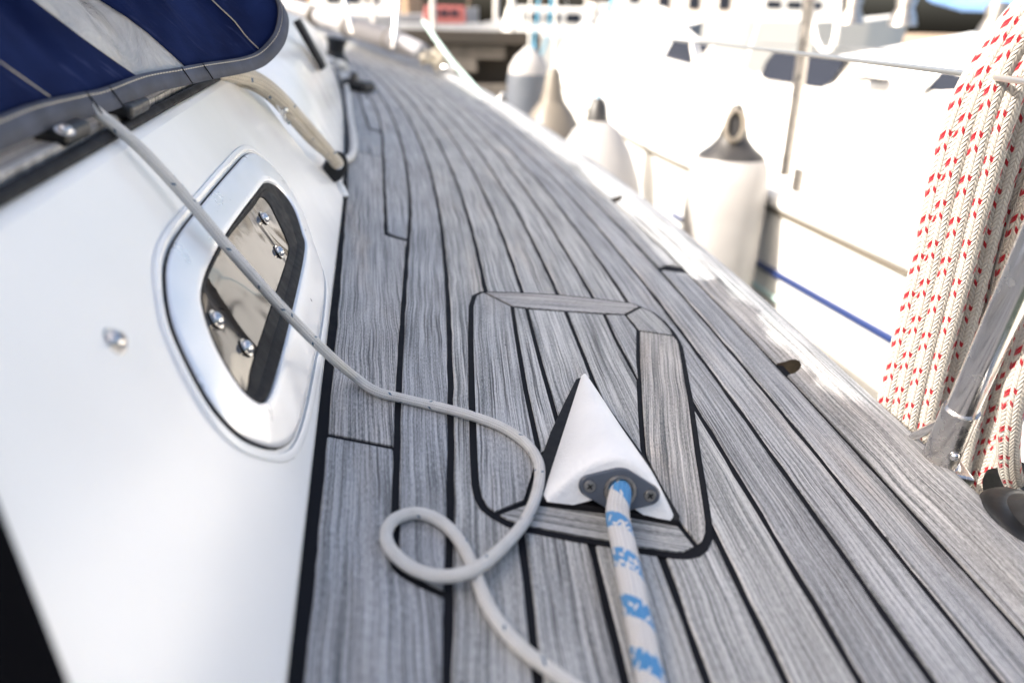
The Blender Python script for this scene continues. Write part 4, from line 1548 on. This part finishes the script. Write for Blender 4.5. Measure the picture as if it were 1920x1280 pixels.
# its guard rail stanchion and bracket
nb_ = npt(1478, 292, 0.05)
nst = tube('stanchion', [nb_ - ZW * 0.08, nb_ + ZW * 0.3 - nn_ * 0.005, nb_ + ZW * 0.75 - nn_ * 0.02], 0.023, 'steel_old', ny, 14, world=True)
V, F = boxgeo(npt(1496, 338, 0.0), nd * 0.028, ZW * 0.045, nn_ * 0.012)
mesh('bracket', V, F, 'steel_old', ny, world=True, bevel=0.008)
nb2 = npt(1107, 205, 0.06)
tube('stanchion', [nb2 - ZW * 0.1, nb2 + ZW * 0.35, nb2 + ZW * 0.8], 0.0155, 'steel_old', ny, 12, world=True)
tube('guard_wire', [NB(s, 0.04 + flare(s), GZ + 0.62 + shr(s)) for s in SS], 0.003, 'wire', ny, 6, 2, world=True)
tube('grab_rail', [npt(1522, -20, 0.5), npt(1524, 40, 0.5), npt(1535, 85, 0.5), npt(1556, 92, 0.5), npt(1568, 60, 0.5), npt(1574, -20, 0.5)], 0.013, 'gel2', ny, 12, world=True)
cov = []
for (u, v) in ((1722, -60), (1728, 4), (1790, 22), (1850, 24), (1905, 30), (1990, 20), (2000, -60)):
    cov.append(npt(u, v, 1.3))
k_ = len(cov)
V = cov + [p + nn_ * 0.12 for p in cov]
F = [list(range(k_)), list(range(2 * k_ - 1, k_ - 1, -1))] + [(i, (i + 1) % k_, (i + 1) % k_ + k_, i + k_) for i in range(k_)]
mesh('cockpit_cover', V, F, 'bluecover', ny, world=True, bevel=0.04)
for (u, v) in ((1600, 12), (1698, 12), (1868, 30)):
    c0 = npt(u, v, 1.0)
    lathe('deck_winch', [(0.07, -0.09), (0.06, -0.05), (0.042, -0.01), (0.05, 0.03), (0.04, 0.05), (0.0001, 0.055)], c0, ZW, 'steel_old', ny, 20, world=True)

# ================================================================== FENDERS
def fender(top, prof, mats, label, ropes=None, rope_mat_='rope_white'):
    """prof: list of parts (name, material, [(r, dz)]), hanging straight down from top"""
    f = empty('fender', top - ZW * 0.6, world=True)
    tag(f, label, 'fender', 'fenders between the two boats')
    for nm, mm, pr in prof:
        lathe(nm, pr, top, -ZW, mm, f, 40, world=True)
    if ropes:
        tube('rope', ropes, 0.007, rope_mat_, f, 10, world=True)
    return f


def nfront(u, v, o):
    return npt(u, v, -o)


t4 = nfront(1383, 196, 0.19)
f4 = fender(t4, [('end_cap', 'fender_d', [(0.018, 0.0), (0.030, 0.02), (0.042, 0.05), (0.050, 0.09), (0.062, 0.13), (0.092, 0.165), (0.125, 0.19), (0.136, 0.205)]),
                 ('body', 'fender_w', [(0.136, 0.205), (0.152, 0.235), (0.162, 0.30), (0.164, 0.40), (0.158, 0.70), (0.145, 0.80), (0.10, 0.88), (0.05, 0.93), (0.0001, 0.95)])], None,
            'large white cylindrical fender with black top cone', [t4 + ZW * 0.9 + nn_ * 0.1, t4 + ZW * 0.4 + nn_ * 0.06, t4 + ZW * 0.1, t4 + ZW * 0.0])
vc = (CW - t4) * np.array([1, 1, 0])
vc /= np.linalg.norm(vc)
vs_ = np.array([-vc[1], vc[0], 0])
rcv = t4 - ZW * 0.075 + vc * 0.062
tube('eye', [rcv + vs_ * 0.034 * math.sin(a_) + ZW * 0.055 * math.cos(a_) - vc * 0.02 * math.cos(a_) for a_ in np.linspace(0, 6.283, 12)], 0.011, 'fender_b', f4, 10, world=True)
t3 = PW(1122, 184, 2.9)
fender(t3, [('end_cap', 'fender_d', [(0.018, 0.0), (0.032, 0.02), (0.042, 0.07), (0.046, 0.085)]),
            ('body', 'fender_w', [(0.044, 0.083), (0.09, 0.12), (0.14, 0.20), (0.18, 0.30), (0.205, 0.42), (0.205, 0.55), (0.17, 0.68), (0.09, 0.77), (0.0001, 0.79)])], None,
       'white pear shaped fender with small black neck', [t3 + ZW * 0.9 + nn_ * 0.1, t3 + ZW * 0.35 + nn_ * 0.03, t3 + ZW * 0.1, t3], 'rope_sky')
t2 = PW(1038, 128, 3.5)
fender(t2, [('end_cap', 'fender_b', [(0.022, 0.0), (0.035, 0.03), (0.045, 0.10), (0.06, 0.15)]),
            ('body', 'fender_b', [(0.06, 0.15), (0.10, 0.20), (0.145, 0.28), (0.165, 0.37), (0.155, 0.46), (0.11, 0.54), (0.05, 0.58), (0.0001, 0.59)])], None,
       'beige ball fender, smallest of the pale ones', [t2 + ZW * 0.9, t2 + ZW * 0.4, t2 + ZW * 0.1, t2])
t1 = PW(992, 88, 4.1)
fender(t1, [('end_cap', 'fender_w', [(0.02, 0.0), (0.04, 0.02), (0.075, 0.05), (0.105, 0.10), (0.112, 0.14)]),
            ('body', 'fender_g', [(0.1125, 0.14), (0.118, 0.17), (0.118, 0.74), (0.09, 0.84), (0.0001, 0.90)])], None,
       'slate grey cylindrical fender with white top, farthest forward', [t1 + ZW * 0.7, t1 + ZW * 0.3, t1])
o = tube('blue_line', [nfront(1012, -30, 0.2), nfront(1008, 30, 0.2), nfront(1001, 80, 0.2), nfront(1009, 108, 0.2), nfront(1022, 85, 0.2), nfront(1032, 35, 0.2), nfront(1036, -30, 0.2)], 0.011, 'rope_sky', None, 10, world=True)
tag(o, 'light blue line hanging in a loop above the forward fenders', 'rope')
pp = npt(958, 200, -0.05)
o = tube('mooring_post', [pp - ZW * 1.2, pp, pp + ZW * 0.5 + nd * 0.03, pp + ZW * 1.4 + nd * 0.08], 0.042, 'mast', None, 16, world=True)
tag(o, 'pale upright post beside the slate grey fender', 'post')

# ================================================================== HARBOUR
WZ = -1.25
o = mesh('water', [(-300, -60, WZ), (300, -60, WZ), (300, 500, WZ), (-300, 500, WZ)], [(0, 1, 2, 3)], 'water', None, None, False, world=True)
tag(o, None, None, None, 'structure')
pa_ = PW(640, 44, 8.2)
pb_ = PW(1180, 88, 8.2)
pz = PW(860, 58, 8.2)[2]
pdir = (pb_ - pa_) * np.array([1, 1, 0])
pdir /= np.linalg.norm(pdir)
pin = np.array([-pdir[1], pdir[0], 0])
if pin[1] < 0:
    pin = -pin
pc = PW(860, 58, 8.2)
pier = empty('pier', pc + ZW * (WZ - pc[2]), world=True)
tag(pier, 'old timber pier with grey planks beyond the bow', 'pier')
zq = 0.0


def pbox(nm, s0, s1, z0, z1, o0, o1, mm, bev=0.01):
    c0 = pc + pdir * (s0 + s1) / 2 + ZW * (z0 + z1) / 2 + pin * (o0 + o1) / 2
    V, F = boxgeo(c0, pdir * (s1 - s0) / 2, pin * (o1 - o0) / 2, ZW * (z1 - z0) / 2)
    return mesh(nm, V, F, mm, pier, None, False, world=True, bevel=bev)


pbox('dark_backing', -6, 0.9, -1.9, -0.14, 0.34, 0.5, 'pierdark')  # dark sheet added behind the pier gaps, standing for their shade
pbox('cap_beam', -6, 0.9, -0.13, 0.0, -0.08, 0.25, 'pierdark')
for i, (z1, z0) in enumerate(((-0.135, -0.285), (-0.293, -0.43))):
    x = -6.0
    while x < 0.0:
        w_ = 1.9 + 0.5 * random.random()
        pbox('plank', x, x + w_ - 0.015, z0, z1, -0.02 + 0.012 * random.random(), 0.12, 'pierwood')
        x += w_
pbox('waler', -6, 0.9, -0.72, -0.55, -0.02, 0.2, 'pierwood')
for i, x in enumerate(np.arange(-5.2, 0.9, 1.55)):
    c0 = pc + pdir * x + pin * 0.32
    lathe('pile', [(0.14, -2.0), (0.14, -0.14)], c0, ZW, 'pierdark', pier, 14, world=True)
for j in range(14):
    pbox('deck_board', -6, 0.9, -0.001 - 0.04, -0.001, 0.26 + j * 0.155, 0.26 + j * 0.155 + 0.145, 'pierwood')
# boats and masts behind the pier


def far_boat(nm, u, v, t, L_, Hh, mm, lab, head=0.2, cabin=True, grp='boats beyond the pier', cmat='gel2'):
    c0 = PW(u, v, t)
    e = empty(nm, np.array([c0[0], c0[1], WZ]), world=True)
    tag(e, lab, 'boat', grp)
    dv = np.array([math.cos(head), math.sin(head), 0])
    pv = np.array([-dv[1], dv[0], 0])
    V, F = [], []
    st_ = [(-0.5, 0.30), (-0.3, 0.36), (0.0, 0.38), (0.25, 0.30), (0.4, 0.16), (0.5, 0.015)]
    for f, w_ in st_:
        sheer = c0[2] + 0.25 * Hh * max(0, f) ** 2 * 4
        for k1, zz in ((-1, sheer), (-0.82, WZ - 0.1), (0.82, WZ - 0.1), (1, sheer)):
            V.append(np.array([c0[0], c0[1], 0]) + dv * f * L_ + pv * k1 * w_ * L_ * 0.42 + ZW * zz)
    for i in range(len(st_) - 1):
        for j in range(4):
            j2 = (j + 1) % 4
            F.append((i * 4 + j, i * 4 + j2, (i + 1) * 4 + j2, (i + 1) * 4 + j))
    F += [(0, 1, 2, 3), (20, 21, 22, 23)]
    mesh('hull', V, F, mm, e, None, False, world=True, bevel=0.03)
    if cabin:
        V, F = boxgeo(c0 + ZW * Hh * 0.28 - dv * L_ * 0.08, dv * L_ * 0.2, pv * L_ * 0.09, ZW * Hh * 0.28)
        V = [p if p[2] < c0[2] + Hh * 0.3 else p * 0.9 + (c0 + ZW * Hh * 0.56) * 0.1 for p in V]
        cb = mesh('cabin', V, F, cmat, e, None, False, world=True, bevel=0.04)
        for q_ in (-0.13, -0.04, 0.05):
            V, F = boxgeo(c0 + ZW * Hh * 0.34 + dv * L_ * (q_ - 0.04) - pv * L_ * 0.086, dv * L_ * 0.032, pv * 0.02, ZW * Hh * 0.09)
            mesh('window', V, F, 'darkglass', cb, None, False, world=True)
    return e


far_boat('workboat', 850, 46, 15.0, 2.2, 0.6, 'hullgrey', 'grey workboat with a red wheelhouse behind the timber pier', 0.15, True, cmat='red')
far_boat('small_boat', 1060, 66, 15.0, 4.5, 0.9, 'gel2', 'white boat beyond the pier, right of the red wheelhouse', 0.25)
far_boat('small_boat', 700, 30, 16.0, 4.5, 0.9, 'hullgrey', 'plain grey boat beyond the pier, left of the red wheelhouse', 0.1)
far_boat('small_boat', 1180, 58, 19.0, 4.0, 1.1, 'hullgrey', 'low grey boat far off, right of the white one', 0.3)
far_boat('small_boat', 1500, 40, 26.0, 8.0, 1.4, 'gel2', 'large white boat far behind the neighbouring yacht', 0.2)
for i, (u, v, t, r_, lab) in enumerate(((812, 40, 14, 0.05, 'mast just left of the red wheelhouse'), (1098, 60, 12, 0.035, 'slim pale mast right of the blue line'), (1150, 60, 17, 0.06, 'mast of the low grey boat'), (930, 45, 16, 0.06, 'mast between the red wheelhouse and the post'),
                                       (700, 30, 15, 0.05, 'mast of the plain grey boat'))):
    b_ = PW(u, v, t)
    o = tube('mast', [b_ - ZW * 0.5, b_ + ZW * 4, b_ + ZW * 9], r_, 'mast', None, 10, 2, world=True)
    tag(o, lab, 'mast', 'masts beyond the pier')
# quay, sheds and trees on the far shore
o = mesh('far_shore', [(-160, 62, WZ - 0.2), (160, 48, WZ - 0.2), (160, 49, 0.15), (-160, 63, 0.15), (160, 300, 1.5), (-160, 300, 1.5)], [(0, 1, 2, 3), (3, 2, 4, 5)], 'brick', None, None, False, world=True)
tag(o, None, None, None, 'structure')
for i, (u, w_, h_, mm, lab) in enumerate(((690, 8, 4.0, 'brick', 'ochre shed on the far shore'), (1260, 10, 5.0, 'gel2', 'pale shed on the far shore behind the neighbouring yacht')
                                          )):
    c0 = PW(u, 50, 62)
    e = empty('shed', np.array([c0[0], c0[1], 0.1]), world=True)
    tag(e, lab, 'shed')
    V, F = boxgeo(np.array([c0[0], c0[1], 0.1 + h_ / 2]), np.array([w_ / 2, 0, 0]), np.array([0, 3, 0]), ZW * h_ / 2)
    mesh('wall', V, F, mm, e, None, False, world=True)
    V = [np.array([c0[0] + a * (w_ / 2 + 0.4), c0[1] + b, 0.1 + h_ + (1.6 if b == 0 else -0.1)]) for a in (-1, 1) for b in (-3.5, 0, 3.5)]
    mesh('roof', V, [(0, 1, 4, 3), (1, 2, 5, 4), (0, 2, 1), (3, 4, 5)], 'hullgrey', e, None, False, world=True)
    for q_ in np.linspace(-0.35, 0.35, 4):
        V, F = boxgeo(np.array([c0[0] + q_ * w_, c0[1] - 3.0, 0.1 + h_ * 0.5]), np.array([0.45, 0, 0]), np.array([0, 0.08, 0]), ZW * 0.6)
        mesh('window', V, F, 'darkglass', e, None, False, world=True)


def tree(u, t, h_, lab, seed):
    r_ = random.Random(seed)
    c0 = PW(u, 50, t)
    b_ = np.array([c0[0], c0[1], 0.3])
    e = empty('tree', b_, world=True)
    tag(e, lab, 'tree', 'trees on the far shore')
    tube('trunk', [b_, b_ + ZW * h_ * 0.3 + np.array([0.1, 0, 0]), b_ + ZW * h_ * 0.75], [0.22, 0.15, 0.05], 'bark', e, 8, 3, world=True)
    V, F = [], []
    for k_ in range(900):
        th, ph_ = r_.uniform(0, 6.283), math.acos(r_.uniform(-1, 1))
        rr = r_.uniform(0.45, 1.0) * (1 + 0.25 * math.sin(3 * th + seed) * math.sin(2 * ph_))
        p = b_ + ZW * h_ * 0.66 + np.array([math.cos(th) * math.sin(ph_) * h_ * 0.36, math.sin(th) * math.sin(ph_) * h_ * 0.36, math.cos(ph_) * h_ * 0.36]) * rr
        a_ = np.array([r_.uniform(-1, 1) for _ in range(3)]) * 0.28
        c_ = np.array([r_.uniform(-1, 1) for _ in range(3)]) * 0.28
        n0 = len(V)
        V += [p, p + a_, p + a_ + c_, p + c_]
        F.append((n0, n0 + 1, n0 + 2, n0 + 3))
    mesh('crown', V, F, 'leaf', e, None, False, world=True)


for i, (u, t, h_) in enumerate(((878, 52, 7), (1012, 50, 7))):
    tree(u, t, h_, ['leafy tree on the far shore above the pier', 'leafy tree on the far shore behind the blue line'][i], i + 3)
